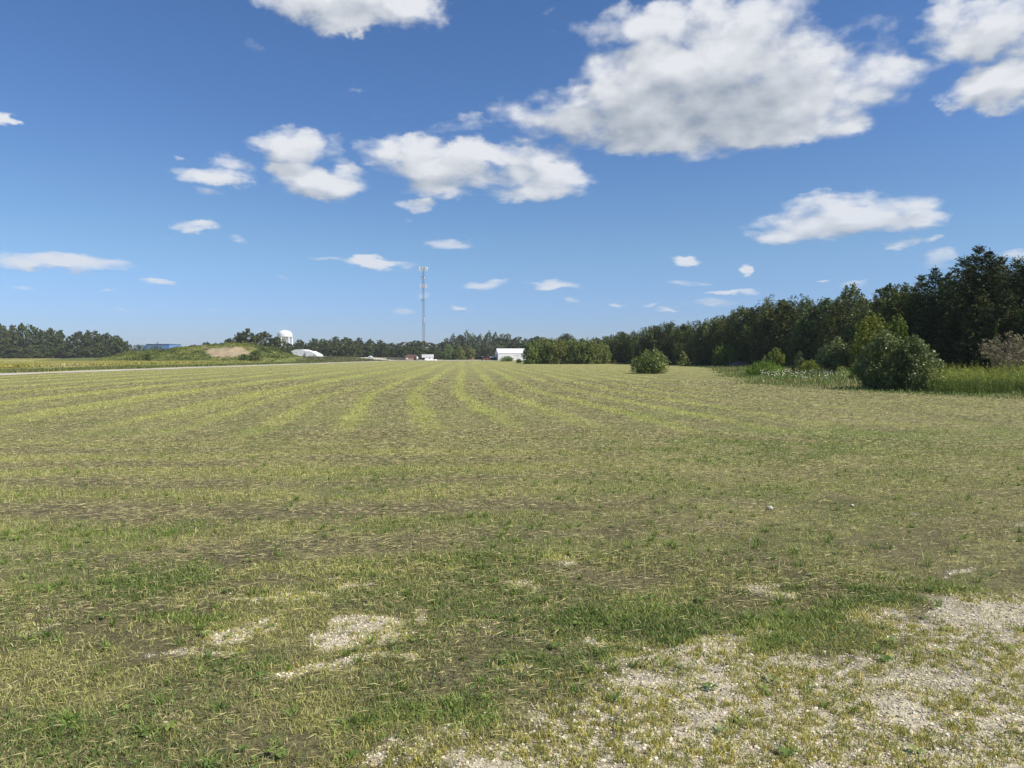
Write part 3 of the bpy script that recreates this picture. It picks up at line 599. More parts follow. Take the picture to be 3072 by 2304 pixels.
def crown_spruce(seed, H, Wd, z0, whorls, perw, sprays, leaf, power=.85, droop=.25, blunt=0.0):
    rg = np.random.default_rng(seed); P_, T_, tn = [], [], []; br = []; szs = []
    for i in range(whorls):
        t = (i + rg.uniform(-.5, .5)) / whorls; t = min(max(t, 0), .995); z = z0 + (H - z0) * t
        L0 = Wd / 2 * ((1 - t) ** power * (1 - blunt) + blunt * math.sqrt(max(0, 1 - t * t))) * (.55 + .45 * min(1, t * 5 + .3))
        nb_ = max(4, int(perw * (1 - .45 * t)))
        for k in range(nb_):
            a = rg.random() * 2 * math.pi; L = L0 * rg.uniform(.6, 1.2) + .05; dr = droop * rg.uniform(.6, 1.4) * (1 - t * 1.3); tb = rg.uniform(.1, .9)
            br.append((a, z, L, dr))
            ns = max(9, int(sprays * (L / (Wd / 2)) ** .9)); z = z + rg.uniform(-.5, .5) * (H - z0) / whorls
            s = rg.random(ns) ** .75; side = rg.normal(0, 1, ns) * .22 * L * (1 - s * .75)
            x = np.cos(a) * s * L - np.sin(a) * side; y = np.sin(a) * s * L + np.cos(a) * side
            zz = z - dr * L * np.sin(s * 2.3) + .14 * L * s ** 3 + max(0, t - .45) * 1.1 * L * s - np.abs(side) * .25 - rg.random(ns) * .10 * L0
            szs.append(np.full(ns, 1.1 - .48 * t ** 2)); P_.append(np.stack([x, y, zz], -1)); ta = a + np.sign(side) * rg.uniform(.2, .9, ns)
            T_.append(np.stack([np.cos(ta), np.sin(ta), rg.normal(-.15, .35, ns)], -1)); tn.append(np.full(ns, tb) * .6 + s * .3)
    # leader
    ns = 14; zt = H + np.linspace(-.07, .02, ns) * H; nlead = ns; P_.append(np.stack([rg.normal(0, .015, ns), rg.normal(0, .015, ns), zt], -1)); T_.append(np.stack([rg.normal(0, .35, ns), rg.normal(0, .35, ns), np.ones(ns)], -1)); tn.append(np.full(ns, .6))
    P_ = np.concatenate(P_); T_ = np.concatenate(T_); tn = np.concatenate(tn); n = len(P_)
    T_ /= np.linalg.norm(T_, axis=1)[:, None]; r_ = rg.normal(0, 1, (n, 3)); w = np.cross(T_, r_); w /= np.linalg.norm(w, axis=1)[:, None]
    s = leaf * rg.uniform(.6, 1.4, n)[:, None]; s[:-nlead] *= np.concatenate(szs)[:, None]; s[-nlead:] *= .5
    v = np.stack([P_ - T_ * s * .4, P_ + w * s * .17, P_ + T_ * s * .6, P_ - w * s * .17], 1).reshape(-1, 3)
    return v, np.repeat(np.clip(tn + rg.normal(0, .15, n), 0, 1), 4), br
PROTO = {}
def proto(key, crown_me, trunk_me): PROTO[key] = (crown_me, trunk_me)
def quadmesh(name, v, tn, mat):
    me = make_mesh(name, v, np.arange(len(v)).reshape(-1, 4), tone=tn); me.materials.append(mat); return me
ML_spruce = leaf_mat('spruce_needles', (.030, .045, .012), (.11, .135, .032), .6, .12, .2)
ML_pine = leaf_mat('pine_needles', (.042, .060, .014), (.155, .18, .040), .6, .15, .2, hue=.02)
ML_broad = leaf_mat('broadleaf_foliage', (.052, .075, .015), (.145, .18, .042), .5, .25, .35)
ML_young = leaf_mat('young_tree_foliage', (.14, .175, .04), (.29, .33, .09), .5, .28, .3, varv=.12)
ML_far = leaf_mat('far_foliage', (.055, .075, .022), (.15, .18, .055), .6, .2, .2, varv=.22, hue=.02)
ML_poplar = leaf_mat('poplar_foliage', (.07, .09, .036), (.165, .195, .085), .6, .2, .25, varv=.12)
ML_shrub = leaf_mat('glossy_shrub_leaves', (.074, .104, .026), (.26, .30, .10), .38, .25, .4, varv=.05, hue=.006)
ML_gold = leaf_mat('goldenrod_foliage', (.13, .19, .025), (.28, .33, .045), .55, .35, .25, varv=.1)
ML_dry = leaf_mat('dry_pale_leaves', (.13, .135, .055), (.36, .31, .19), .6, .3, .3)
ML_maple = leaf_mat('bright_maple_leaves', (.11, .16, .02), (.25, .31, .04), .5, .35, .3, varv=.05)

def trunk_mesh(mb, name='trunk', mat=None):
    fs = [np.array(mb.f4)] + ([np.array(mb.f3)] if mb.f3 else []); me = make_mesh(name, np.concatenate(mb.v), fs, smooth=True); me.materials.append(mat or M_bark); return me
def build_spruce(key, seed, H, Wd, z0, wh, pw_, spr, leaf, mat, **kw):
    v, tn, br = crown_spruce(seed, H, Wd, z0, wh, pw_, spr, leaf, **kw); mb = MB()
    mb.tube([(0, 0, -.2), (0, 0, H * .4), (.02, 0, H * .97)], [H * .016, H * .011, H * .002], 8)
    rg = random.Random(seed)
    for a, z, L, dr in rg.sample(br, min(len(br), 70)):
        mb.tube([(0, 0, z), (math.cos(a) * L * .5, math.sin(a) * L * .5, z - dr * L * .7), (math.cos(a) * L * .9, math.sin(a) * L * .9, z - dr * L * .6)], [.035, .022, .008], 4, cap=False)
    proto(key, quadmesh('crown', v, tn, mat), trunk_mesh(mb)); return H
def build_broad(key, seed, H, Wd, z0, nleaf, leaf, mat, r=.16, limbs=8, bark=None, **kw):
    v, tn, cs, rs = crown_broad(seed, H, Wd, z0, nleaf, leaf, **kw)
    proto(key, quadmesh('crown', v, tn, mat), trunk_mesh(trunk_mb(H, r, cs, seed, limbs), mat=bark)); return H
for i in range(4): build_spruce('spruce%d' % i, 100 + i, 10.5, 6.4, .05, 62, 17, 30, .34, ML_spruce, power=.60 + .05 * i, droop=.15)
for i in range(4): build_broad('pine%d' % i, 120 + i, 9, 4.4, .1, 11000, .30, ML_pine, nlobe=30, shape='column' if i % 2 else 'dome', up=.8, aspect=.34, sl=.30, rough=.4)
for i in range(3): build_broad('broad%d' % i, 140 + i, 10, 6.0, 1.0, 15000, .27, ML_broad, nlobe=34, rough=.7, sl=.2)
for i in range(3): build_broad('young%d' % i, 150 + i, 5.6, 4.2, .05, 7000, .27, ML_young, r=.08, nlobe=26, shape='column', up=.65, rough=.35)
for i in range(5): build_broad('far%d' % i, 160 + i, 12, 10.5, .1, 5600, .72, ML_far, r=.25, nlobe=34, rough=.55, sl=.15, up=.3, shape='round' if i % 2 else 'dome')
for i in range(3): build_broad('poplar%d' % i, 170 + i, 14, 6.5, .2, 5500, .58, ML_poplar, r=.2, nlobe=34, up=.7, rough=.6, shape='column')
for i in range(2): build_broad('fargreen%d' % i, 180 + i, 9, 7.5, .1, 5000, .6, ML_young, shape='dome', up=.3, rough=.5)
PH = dict(spruce=10.5, pine=9, broad=10, young=5.6, far=12, poplar=14, fargreen=9)
prand = random.Random(11)
def tree(kind, X_, Y_, H, wf, label, group, name, cat='tree', z=None, num=None):
    n = {'spruce': 4, 'pine': 4, 'broad': 3, 'young': 3, 'far': 5, 'poplar': 3, 'fargreen': 2}[kind]
    cr, tk = PROTO['%s%d' % (kind, num if num is not None else prand.randrange(n))]; s = H / PH[kind]
    if z is None: z = float(ground_z(np.array([float(X_)]), np.array([float(Y_)]))[0])
    e = empty(name, (X_, Y_, z), prand.uniform(0, 6.28), (s * wf, s * wf, s)); tag(e, label, cat, group)
    obj('crown', cr, None, e); obj('trunk', tk, None, e); return e
def hfor(ytop, Y_, z=0): return (1070 - ytop) / 3 / FPX * Y_ + EYE - z
def xfor(x, Y_): return dir_px(x, 1070).x / dir_px(x, 1070).y * Y_
ORD = ['first', 'second', 'third', 'fourth', 'fifth', 'sixth', 'seventh', 'eighth', 'ninth', 'tenth', 'eleventh', 'twelfth', 'thirteenth', 'fourteenth', 'fifteenth', 'sixteenth', 'seventeenth', 'eighteenth', 'nineteenth', 'twentieth']
def ordn(i):
    if i < 20: return ORD[i]
    t = {2: 'twenty', 3: 'thirty', 4: 'forty', 5: 'fifty', 6: 'sixty'}[(i + 1) // 10]; u = (i + 1) % 10
    return (t[:-1] + 'ieth') if u == 0 else t + '-' + ORD[u - 1]
def row(kinds, pts, dist, step, jit, group, labf, name, wf=1.0, hs=1.0, x0=None, x1=None, zf=None):
    """pts: skyline in the photograph (x, top y); dist: function or number giving metres; step in metres"""
    xs = [p_[0] for p_ in pts]; ys = [p_[1] for p_ in pts]; x = xs[0] if x0 is None else x0; end = xs[-1] if x1 is None else x1; i = 0
    while x <= end:
        d0 = dist(x) if callable(dist) else dist; d_ = d0 + prand.uniform(-jit, jit)
        H = hfor(float(np.interp(x, xs, ys)), d_) * hs * prand.uniform(.93, 1.03); X_ = xfor(x, d_)
        k = kinds(x, i) if callable(kinds) else kinds
        tree(k, X_, d_, H, wf * prand.uniform(.9, 1.15) * (1 if k != 'far' else prand.uniform(.95, 1.55) * min(1.2, 11 / max(H, 5))), labf(i, x, H, k), group, name(k) if callable(name) else name)
        x += step / d_ * FPX * 3 * prand.uniform(.8, 1.2); i += 1
nm_ = lambda k: {'spruce': 'spruce_tree', 'pine': 'pine_tree', 'broad': 'broadleaf_tree', 'far': 'broadleaf_tree', 'poplar': 'poplar_tree', 'young': 'young_tree', 'fargreen': 'evergreen_tree'}[k]
# -- left treeline beyond the crop
SKY_L = [(-260, 983), (-100, 975), (0, 974), (15, 969), (40, 982), (60, 979), (95, 974), (120, 988), (150, 984), (186, 990)]
row('far', SKY_L, 440, 6.0, 6, 'trees in the left treeline beyond the yellow crop', lambda i, x, H, k: 'dark broadleaf tree beyond the yellow crop, left clump, %s from the left edge' % ordn(i), nm_, hs=1.02)
SKY_L2 = [(243, 996), (270, 991), (300, 996), (335, 1003), (360, 1014), (385, 1032)]
row('far', SKY_L2, 430, 5.0, 5, 'trees in the rounded clump left of the blue building', lambda i, x, H, k: 'dark tree in the rounded clump left of the blue building, %s from its left' % ordn(i), nm_, hs=1.04)
row('far', [(-200, 1037), (345, 1042)], 424, 7.5, 3, 'bushy lower trees in front of the left treeline', lambda i, x, H, k: 'low bushy tree standing in front of the left treeline, %s from the left' % ordn(i), nm_, wf=1.5)
# -- trees behind the mound and along the far edge
SKY_M = [(686, 1026), (705, 1014), (725, 1002), (745, 994), (760, 1006), (778, 1014), (795, 1006), (812, 1012), (828, 1022), (846, 1034)]
row('far', SKY_M, 330, 4.2, 6, 'trees behind the grassy mound', lambda i, x, H, k: 'dark tree rising behind the grassy mound, %s from the left' % ordn(i), nm_, wf=.85)
SKY_C = [(868, 1031), (900, 1021), (930, 1018), (960, 1019), (1000, 1014), (1020, 1010), (1050, 1013), (1085, 1014), (1110, 1019), (1130, 1024), (1150, 1022), (1185, 1030), (1215, 1028), (1240, 1022), (1270, 1023), (1290, 1027), (1310, 1024), (1335, 1024)]
row('far', SKY_C, 455, 6.5, 8, 'back row of the far wood between water tower and tall poplars', lambda i, x, H, k: 'green tree in the far wood, back row, %s right of the water tower' % ordn(i), nm_)
row('far', [(a, b_ + 16) for a, b_ in SKY_C], 415, 7.5, 6, 'front row of the far wood behind the gravel yard', lambda i, x, H, k: 'lower dark tree in the far wood, front row, %s right of the white buildings' % ordn(i), nm_, wf=1.1)
SKY_P = [(1342, 1012), (1352, 1003), (1370, 1004), (1400, 995), (1415, 1001), (1440, 1003), (1462, 995), (1475, 998), (1490, 1001), (1520, 1004), (1538, 1012)]
row('poplar', SKY_P, 430, 3.9, 5, 'tall grey green trees behind the white barn', lambda i, x, H, k: 'tall grey-green tree behind the red machinery and barn, %s from the left' % ordn(i), nm_, wf=.95)
row('poplar', [(1350, 1030), (1600, 1030)], 415, 4.5, 3, 'shorter trees in front of the tall grey green trees', lambda i, x, H, k: 'shorter grey-green tree below the tall ones behind the barn, %s from the left' % ordn(i), nm_, wf=1.3)
row('fargreen', [(1345, 1036), (1425, 1038)], 370, 5.0, 3, 'bright green evergreens left of the red machinery', lambda i, x, H, k: 'wide bright green evergreen left of the red machinery, %s from the left' % ordn(i), nm_)
SKY_R = [(1545, 1015), (1600, 1010), (1620, 1009), (1645, 1010), (1680, 1016), (1760, 1018), (1800, 1014), (1850, 1006)]
row('far', SKY_R, 400, 6.5, 6, 'trees on the skyline above the young olive thicket', lambda i, x, H, k: 'dark tree on the skyline behind the young thicket, %s right of the barn' % ordn(i), nm_)
tree('broad', xfor(1700, 300), 300, hfor(1002, 300), 1.35, 'round-topped dark tree rising alone above the young olive-green thicket', 'lone trees', 'broadleaf_tree')
# -- young thicket, front middle right
row('young', [(1596, 1022), (1620, 1014), (1660, 1013), (1700, 1016), (1745, 1017), (1790, 1015), (1812, 1024), (1826, 1045)], 162, 1.9, 1.2, 'young olive green trees right of the white barn', lambda i, x, H, k: 'young olive-green tree in the thicket beside the barn, %s from the left' % ordn(i), nm_, wf=1.0)
row('young', [(1604, 1030), (1810, 1030)], 167, 2.8, 1.2, 'second rank of the young olive green trees', lambda i, x, H, k: 'young olive-green tree in the second rank of the thicket, %s from the left' % ordn(i), nm_)
# -- long dark tree belt on the right
DX = [1780, 1850, 2000, 2100, 2300, 2500, 2600, 2700, 2850, 3072, 3400, 3900]; DD = [230, 172, 150, 134, 113, 93, 78, 68, 61, 53, 46, 40]
dist_r = lambda x: float(np.interp(x, DX, DD))
SKY_B = [(1800, 1016), (1850, 1003), (1900, 992), (1940, 985), (1970, 976), (2010, 973), (2040, 968), (2100, 965), (2130, 959), (2170, 946), (2200, 936), (2240, 925), (2290, 904), (2320, 898), (2350, 906), (2400, 893), (2450, 897), (2490, 890), (2540, 900), (2600, 900), (2680, 880), (2710, 850)]
row(lambda x, i: 'pine' if i % 3 else 'broad', SKY_B, dist_r, 2.1, 2.0, 'long dark tree belt on the right', lambda i, x, H, k: '%s in the dark tree belt at right, front row, %s from its far end' % ('bushy pine' if k == 'pine' else 'leafy tree', ordn(i)), nm_, wf=1.15)
row('pine', [(a, b_ + 6) for a, b_ in SKY_B], lambda x: dist_r(x) + 7, 3.6, 2.0, 'second row of the long tree belt on the right', lambda i, x, H, k: 'pine in the second row of the right tree belt, %s from its far end' % ordn(i), nm_, wf=1.1)
row('pine', [(1830, 1040), (2650, 990)], lambda x: dist_r(x) - 3, 3.2, 1.2, 'low front trees of the tree belt on the right', lambda i, x, H, k: 'shorter pine at the foot of the right tree belt, %s from its far end' % ordn(i), nm_, wf=1.1)
for x_, yt, d_, w_, lb in [(2552, 862, 90, .82, 'rounded leafy tree topping the belt left of the tall spruces'), (2655, 860, 84, .85, 'leafy tree touching the tall spruces, right of the rounded one')]:
    tree('broad', xfor(x_, d_), d_, hfor(yt, d_), w_, lb, 'leafy trees topping the belt', 'broadleaf_tree')
SPR = [(2712, 850, 70), (2760, 824, 67), (2801, 797, 65), (2845, 815, 62), (2886, 768, 60), (2930, 736, 58), (2962, 746, 57), (3000, 768, 58), (3046, 770, 55), (3090, 765, 54), (3150, 745, 52), (3230, 760, 50), (3320, 740, 48), (3430, 750, 46), (3560, 740, 44)]
for i, (x_, yt, d_) in enumerate(SPR):
    tree('spruce', xfor(x_, d_), d_, hfor(yt, d_) * .985, 1.0, 'tall black-green spruce at the right, %s of the close front row from the left' % ordn(i), 'tall spruces at the right', 'spruce_tree', num=i % 4)
for i, (x_, yt, d_) in enumerate([(2740, 862, 74), (2830, 830, 70), (2905, 800, 66), (2985, 785, 64), (3060, 800, 62), (3140, 790, 60), (3260, 780, 56), (2690, 905, 66), (2790, 890, 61), (2870, 880, 57), (2940, 870, 54), (3020, 870, 51), (3110, 850, 49)]):
    tree('spruce', xfor(x_, d_), d_, hfor(yt, d_), 1.15, 'dark spruce filling the gaps of the tall group at right, %s of the fillers' % ordn(i), 'spruces filling in between the tall ones', 'spruce_tree', num=(i + 1) % 4)

def shrub(name, label, cat, x, ybase, ytop, wpx, nleaf, leaf, mat, seed, group=None, z0f=.02, shape='dome', up=.55, sl=.24, rough=.4, lobes=30, lobe_r=.15, r=.04, bark=None, d=None, aspect=.5, limbs=10):
    d = d if d else at_ground(x, ybase).y; H = hfor(ytop, d); Wd = wpx / 3 / FPX * d
    v, tn, cs, rs = crown_broad(seed, H, Wd, H * z0f, nleaf, leaf, lobes, shape, aspect, lobe_r, up, 24, rough, sl)
    X_ = xfor(x, d); e = empty(name, (X_, d, float(ground_z(np.array([X_]), np.array([float(d)]))[0]))); tag(e, label, cat, group)
    obj('crown', quadmesh('crown', v, tn, mat), None, e); obj('trunk', trunk_mesh(trunk_mb(H, r, cs, seed, limbs), mat=bark), None, e); return e
shrub('shrub', 'large rounded glossy shrub at right, taller left half of the pair', 'shrub', 2655, 1168, 997, 165, 19000, .105, ML_shrub, 1, 'pair of large shrubs at the right', lobes=44, shape='egg', rough=.55)
shrub('shrub', 'large rounded glossy shrub at right, lower right half of the pair', 'shrub', 2738, 1171, 1012, 150, 17000, .105, ML_shrub, 2, 'pair of large shrubs at the right', lobes=44, shape='egg', rough=.55)
shrub('small_tree', 'small pointed leafy tree on a thin stem left of the large shrubs', 'tree', 2512, 1127, 1014, 112, 9000, .16, ML_shrub, 3, z0f=.25, shape='cone', lobes=34, r=.05)
shrub('shrub', 'spreading green shrub standing alone at the edge of the mown field', 'shrub', 1955, 1121, 1050, 108, 8500, .17, leaf_mat('field_shrub_leaves', (.09, .125, .028), (.25, .29, .075), .45, .28, .4, varv=.04), 4, lobes=36, r=.05, shape='fan', up=.75, sl=.38, rough=.7)
shrub('goldenrod_clump', 'yellow-green goldenrod mound with white flowers at its foot', 'plant', 2292, 1127, 1082, 112, 7000, .12, ML_gold, 5, 'yellow green weed clumps', lobes=26, limbs=4, r=.02)
shrub('goldenrod_clump', 'yellow-green clump left of the small pointed tree', 'plant', 2432, 1122, 1080, 80, 5000, .12, ML_gold, 6, 'yellow green weed clumps', lobes=22, limbs=4, r=.02)
shrub('goldenrod_clump', 'upright yellow-green clump between the small tree and large shrubs', 'plant', 2572, 1148, 1085, 50, 4500, .09, ML_gold, 7, 'yellow green weed clumps', lobes=22, limbs=4, r=.02)
shrub('sapling', 'grey-green sapling poking out of the goldenrod mound', 'sapling', 2293, 1124, 1066, 32, 1600, .14, ML_shrub, 8, 'saplings before the tree belt', shape='cone', d=66, r=.02)
shrub('sapling', 'narrow grey-green sapling between the two yellow-green clumps', 'sapling', 2400, 1124, 1056, 44, 2600, .15, ML_shrub, 9, 'saplings before the tree belt', shape='cone', d=70, r=.02)
shrub('small_tree', 'pale feathery young pine in front of the dark belt', 'tree', 2328, 1110, 1044, 55, 1800, .22, ML_maple, 10, d=88, shape='cone', r=.04, z0f=.3)
shrub('small_tree', 'bright green small tree at the foot of the dark belt', 'tree', 2172, 1100, 1034, 80, 4000, .26, ML_maple, 11, d=117, r=.06, z0f=.1)
shrub('small_tree', 'pale narrow sapling against the belt near the lone shrub', 'tree', 2052, 1100, 1056, 42, 1500, .25, ML_young, 12, d=124, shape='cone', r=.04)
shrub('maple_tree', 'bright yellow-green maple in front of the dark spruces', 'tree', 2622, 1150, 944, 125, 8500, .19, ML_maple, 13, d=60, r=.09, lobes=32, z0f=.12)
shrub('maple_tree', 'smaller bright maple half hidden beside the spruces', 'tree', 2690, 1150, 946, 62, 2600, .19, ML_maple, 14, d=59, r=.06, lobes=18, z0f=.45)
shrub('sumac_tree', 'pale dry-leaved sumac with bare grey branches at the right edge', 'tree', 3030, 1150, 1000, 170, 2800, .17, ML_dry, 15, d=42, r=.05, lobes=30, z0f=.3, bark=M_barkpale, shape='flat', limbs=26, aspect=.35, lobe_r=.11)
shrub('young_spruce', 'short spruce sapling rising beside the dry sumac', 'tree', 2985, 1150, 966, 34, 900, .2, ML_pine, 16, d=47, shape='cone', r=.03)
shrub('shrub', 'low olive bush in front of the white barn', 'shrub', 1522, 1086, 1068, 42, 2500, .3, ML_young, 17, 'bushes before the white barn', d=250, r=.05)
shrub('shrub', 'small dark conical bush right of the olive one before the barn', 'shrub', 1556, 1091, 1074, 19, 900, .22, ML_broad, 18, 'bushes before the white barn', d=190, shape='cone', r=.04)

# ---------------------------------------------------------------- unmown grass, weeds, goldenrod band, flowers on the right
n = 90000; y = 22 + (165 - 22) * rng.random(n) ** 1.9; x = np.interp(y, YU, XU) - 1 + rng.random(n) ** 1.3 * 26
k = (unmown(x, y) > rng.random(n)); x, y = x[k], y[k]; n_ = len(x); nn3 = fbm(x * .35, y * .35, 82)
h = rng.uniform(.10, .34, n_) * (.55 + nn3) * (.45 + 1.15 * ss(x - np.interp(y, YU, XU), 0, 9)); colr = vary(np.where((nn3 + rng.normal(0, .12, n_) > .58)[:, None], C(.33, .29, .13), C(.16, .215, .055)), n_)
parts = [blades(x, y, h, .010 + .00075 * y, rng.uniform(.05, .55, n_), colr, True)]
v, f_, c_ = join(parts)
tag(obj('tall_grass', make_mesh('tall_grass', v, f_, col=c_), M_grass), 'unmown tall green and tan grass along the right edge of the field', 'tall grass', kind='stuff')
parts = []
def stems(x, y, hmin, hmax, nl, lw, ll, colg, coltop, topf):
    n_ = len(x); H = rng.uniform(hmin, hmax, n_) * (.45 + 1.05 * fbm(x * .55, y * .55, 86)); lean = rng.normal(0, .08, (n_, 2))
    t = np.tile(np.linspace(.12, 1, nl), n_); X_ = np.repeat(x, nl); Y_ = np.repeat(y, nl); Hh = np.repeat(H, nl); Lx = np.repeat(lean[:, 0], nl); Ly = np.repeat(lean[:, 1], nl)
    P_ = np.stack([X_ + Lx * t * Hh, Y_ + Ly * t * Hh, t * Hh + ground_z(X_, Y_)], -1); a = rng.random(len(t)) * 6.28; L = ll * rng.uniform(.6, 1.2, len(t)) * (1.15 - .5 * t)
    d = np.stack([np.cos(a), np.sin(a), rng.uniform(.1, .8, len(t))], -1); s = np.stack([-np.sin(a), np.cos(a), 0 * a], -1) * lw / 2
    v = np.stack([P_ - s, P_ + s, P_ + d * L[:, None]], 1).reshape(-1, 3)
    c = vary(np.where((t > topf)[:, None], coltop, colg), len(t)); parts.append((v, [np.arange(len(v)).reshape(-1, 3)], np.repeat(c, 3, axis=0)))
    parts.append(blades(x, y, H, .014 * np.ones(n_), np.abs(lean[:, 0]) * .3, vary(colg + np.zeros((n_, 3)), n_), False))
n = 4200; y = rng.uniform(31.5, 43, n); x = y * rng.uniform(.565, .95, n); k = fbm(x * .7, y * .7, 83) > .42; stems(x[k], y[k], .7, 1.22, 26, .022, .16, C(.12, .165, .03), C(.26, .29, .05), .76)
n = 1500; y = rng.uniform(44, 66, n); x = y * rng.uniform(.44, .70, n); k = fbm(x * .5, y * .5, 84) > .46; stems(x[k], y[k], .5, 1.0, 18, .03, .2, C(.14, .20, .04), C(.29, .31, .08), .75)
v, f_, c_ = join(parts)
tag(obj('goldenrod', make_mesh('goldenrod', v, f_, col=c_), M_grass), 'dense band of yellow-green goldenrod below the spruces at right', 'weeds', kind='stuff')
n = 300; y = 44 + 20 * rng.random(n); x = y * rng.uniform(.335, .46, n); k = (unmown(x, y) > .5) & (fbm(x * .5, y * .5, 85) > .42); x, y = x[k], y[k]; n_ = len(x)
hz_ = rng.uniform(.3, .6, n_); P_ = np.stack([x, y, hz_ + ground_z(x, y)], -1); r_ = rng.uniform(.022, .05, n_)
v = np.stack([P_ + np.stack([np.cos(a_) * r_, np.sin(a_) * r_, (.3 if i_ % 2 else -.1) * r_ - (.5 * r_ if math.sin(a_) < 0 else 0)], -1) for i_, a_ in enumerate(np.linspace(0, 2 * math.pi, 7)[:-1])], 1).reshape(-1, 3)
i6 = np.arange(n_)[:, None] * 6; fl = [np.concatenate([i6 + np.array([[0, 1, 2, 3]]), i6 + np.array([[0, 3, 4, 5]])])]
parts = [(v, fl, C(.72, .70, .60) + np.zeros((len(v), 3))), blades(x, y, hz_, .012 * np.ones(n_), np.zeros(n_), vary(C(.15, .2, .06) + np.zeros((n_, 3)), n_), False)]
v, f_, c_ = join(parts)
tag(obj('white_wildflowers', make_mesh('white_wildflowers', v, f_, col=c_), M_grass), 'scatter of small white wildflowers in the unmown grass', 'flowers', kind='stuff')

# ---------------------------------------------------------------- yellow crop on the left
xs = np.concatenate([np.arange(-430, -150, 4.0), np.arange(-150, -59.5, 1.0)]); ys = np.concatenate([np.arange(62, 190, 1.2), np.arange(190, 428, 4.0)])
XX, YY = np.meshgrid(xs, ys); edge = ss(-XX, 59.5, 61.5) * ss(YY, 62, 64) * (1 - ss(YY, 180, 186) * (XX > -150)) * (1 - ss(YY, 420, 427))
ZZ = edge * (.62 + .22 * (fbm(XX * .9, YY * .9, 95) - .5) * 2) + ground_z(XX, YY) - .05
cc = mixc(C(.34, .29, .075), C(.25, .26, .07), np.clip((fbm(XX * .08, YY * .08, 96) - .35) * 2.5, 0, 1)); cc = mixc(cc, C(.42, .37, .16), ss(fbm(XX * .12, YY * .05, 97), .55, .7)); cc = mixc(cc, C(.15, .18, .055), ss(-XX, 66, 60) * .5)
nx, ny = len(xs), len(ys); ii = np.arange(nx * ny).reshape(ny, nx); fs = np.stack([ii[:-1, :-1], ii[:-1, 1:], ii[1:, 1:], ii[1:, :-1]], -1).reshape(-1, 4)
v1 = np.stack([XX, YY, ZZ], -1).reshape(-1, 3); c1 = cc.reshape(-1, 3)
n = 60000; y = 64 + (400 - 64) * rng.random(n) ** 1.6; x = -60.5 - rng.random(n) ** 1.5 * np.maximum(y * .75 - 55, 3); k = ~((y > 182) & (x > -150)); x, y = x[k], y[k]; n_ = len(x)
cl_ = mixc(C(.36, .31, .08), C(.24, .26, .07), np.clip((fbm(x * .08, y * .08, 96) - .35) * 2.5, 0, 1)); cl_ = mixc(cl_, C(.45, .40, .18), ss(fbm(x * .12, y * .05, 97), .55, .7))
bl = blades(x, y, rng.uniform(.12, .45, n_), .06 + .0012 * y, rng.uniform(.1, .7, n_), vary(cl_, n_, .75, 1.25), False, z0=.38 + ground_z(x, y))
v, f_, c_ = join([(v1, [fs], c1), bl])
tag(obj('crop', make_mesh('crop', v, f_, col=c_), vcol_mat('ripening_crop', .8, .15, .15, nscale=1.2, namp=.35)), 'yellowing low crop field beyond the gravel lane at left', 'crop', kind='stuff')
# roadside weeds along the lane
parts = []
n = 24000; y = 55 + (230 - 55) * rng.random(n) ** 1.5; x = -50.3 - rng.random(n) ** 1.2 * 9.5; h = rng.uniform(.12, .42, n) * (.5 + fbm(x * .5, y * .2, 98))
parts.append(blades(x, y, h, .012 + .0009 * y, rng.uniform(.05, .5, n), vary(np.where(rng.random(n)[:, None] < .25, C(.30, .26, .12), C(.15, .185, .05)), n), False))
n = 5000; y = rng.uniform(205, 300, n); x = -50 - rng.random(n) * 22; parts.append(blades(x, y, rng.uniform(.2, .7, n), .25 * np.ones(n), rng.uniform(.05, .5, n), vary(np.where(rng.random(n)[:, None] < .4, C(.17, .125, .08), C(.15, .17, .06)), n), False))
v, f_, c_ = join(parts)
tag(obj('verge_weeds', make_mesh('verge_weeds', v, f_, col=c_), M_grass), 'strip of green weeds between the gravel lane and crop', 'weeds', kind='stuff')

# ---------------------------------------------------------------- grassy mound with a bare sandy cut
RX = [300, 370, 400, 450, 520, 600, 650, 700, 740, 770, 800, 850, 880, 930]; RYp = [1082, 1078, 1062, 1053, 1049, 1041, 1035, 1032, 1031, 1039, 1049, 1060, 1070, 1082]
MY = 212.0
rxw = np.array([xfor(a, MY) for a in RX]); rz = np.array([hfor(b_, MY) for b_ in RYp]); rz[0] = rz[-1] = 0; rz = np.maximum(rz, 0)
def mound_z(x, y):
    ridge = np.interp(x, rxw, rz); n_ = fbm(x * .12, y * .12, 101) - .5; n2_ = fbm(x * .6, y * .6, 102) - .5
    t = (y - MY); prof = np.where(t < 0, ss(t + n_ * 8, -25, -3), 1 - ss(t, 4, 34))
    n5_ = fbm(x * .28, y * .22, 108) - .5; z = ridge * prof * (1 + n2_ * .2) + (n_ * .9 + n5_ * 1.1) * prof
    cx, cy = xfor(696, 203), 200.0
    w1_ = (fbm(x * .35, y * .35, 109) - .5) * 7; w2_ = (fbm(x * .5 + 40, y * .2, 110) - .5) * 5; e = np.exp(-(((x - cx + w1_ * .5) / 5.6) ** 4 + ((y - cy + w2_ + (x - cx) * .12) / 4.0) ** 4)); z = z - e * 1.1 * prof
    return z, e
xs = np.arange(rxw[0], rxw[-1] + .5, .6); ys = np.arange(MY - 30, MY + 40, .6); XX, YY = np.meshgrid(xs, ys); ZZ, EE = mound_z(XX, YY)
fall = ss(XX, xs[0], xs[0] + 6) * (1 - ss(XX, xs[-1] - 6, xs[-1])); ZZ = ZZ * fall; ZZ = np.where(ZZ < .12, -.4, ZZ)
nz_ = fbm(XX * .35, YY * .8, 103); nz2 = fbm(XX * .1, YY * .25, 104)
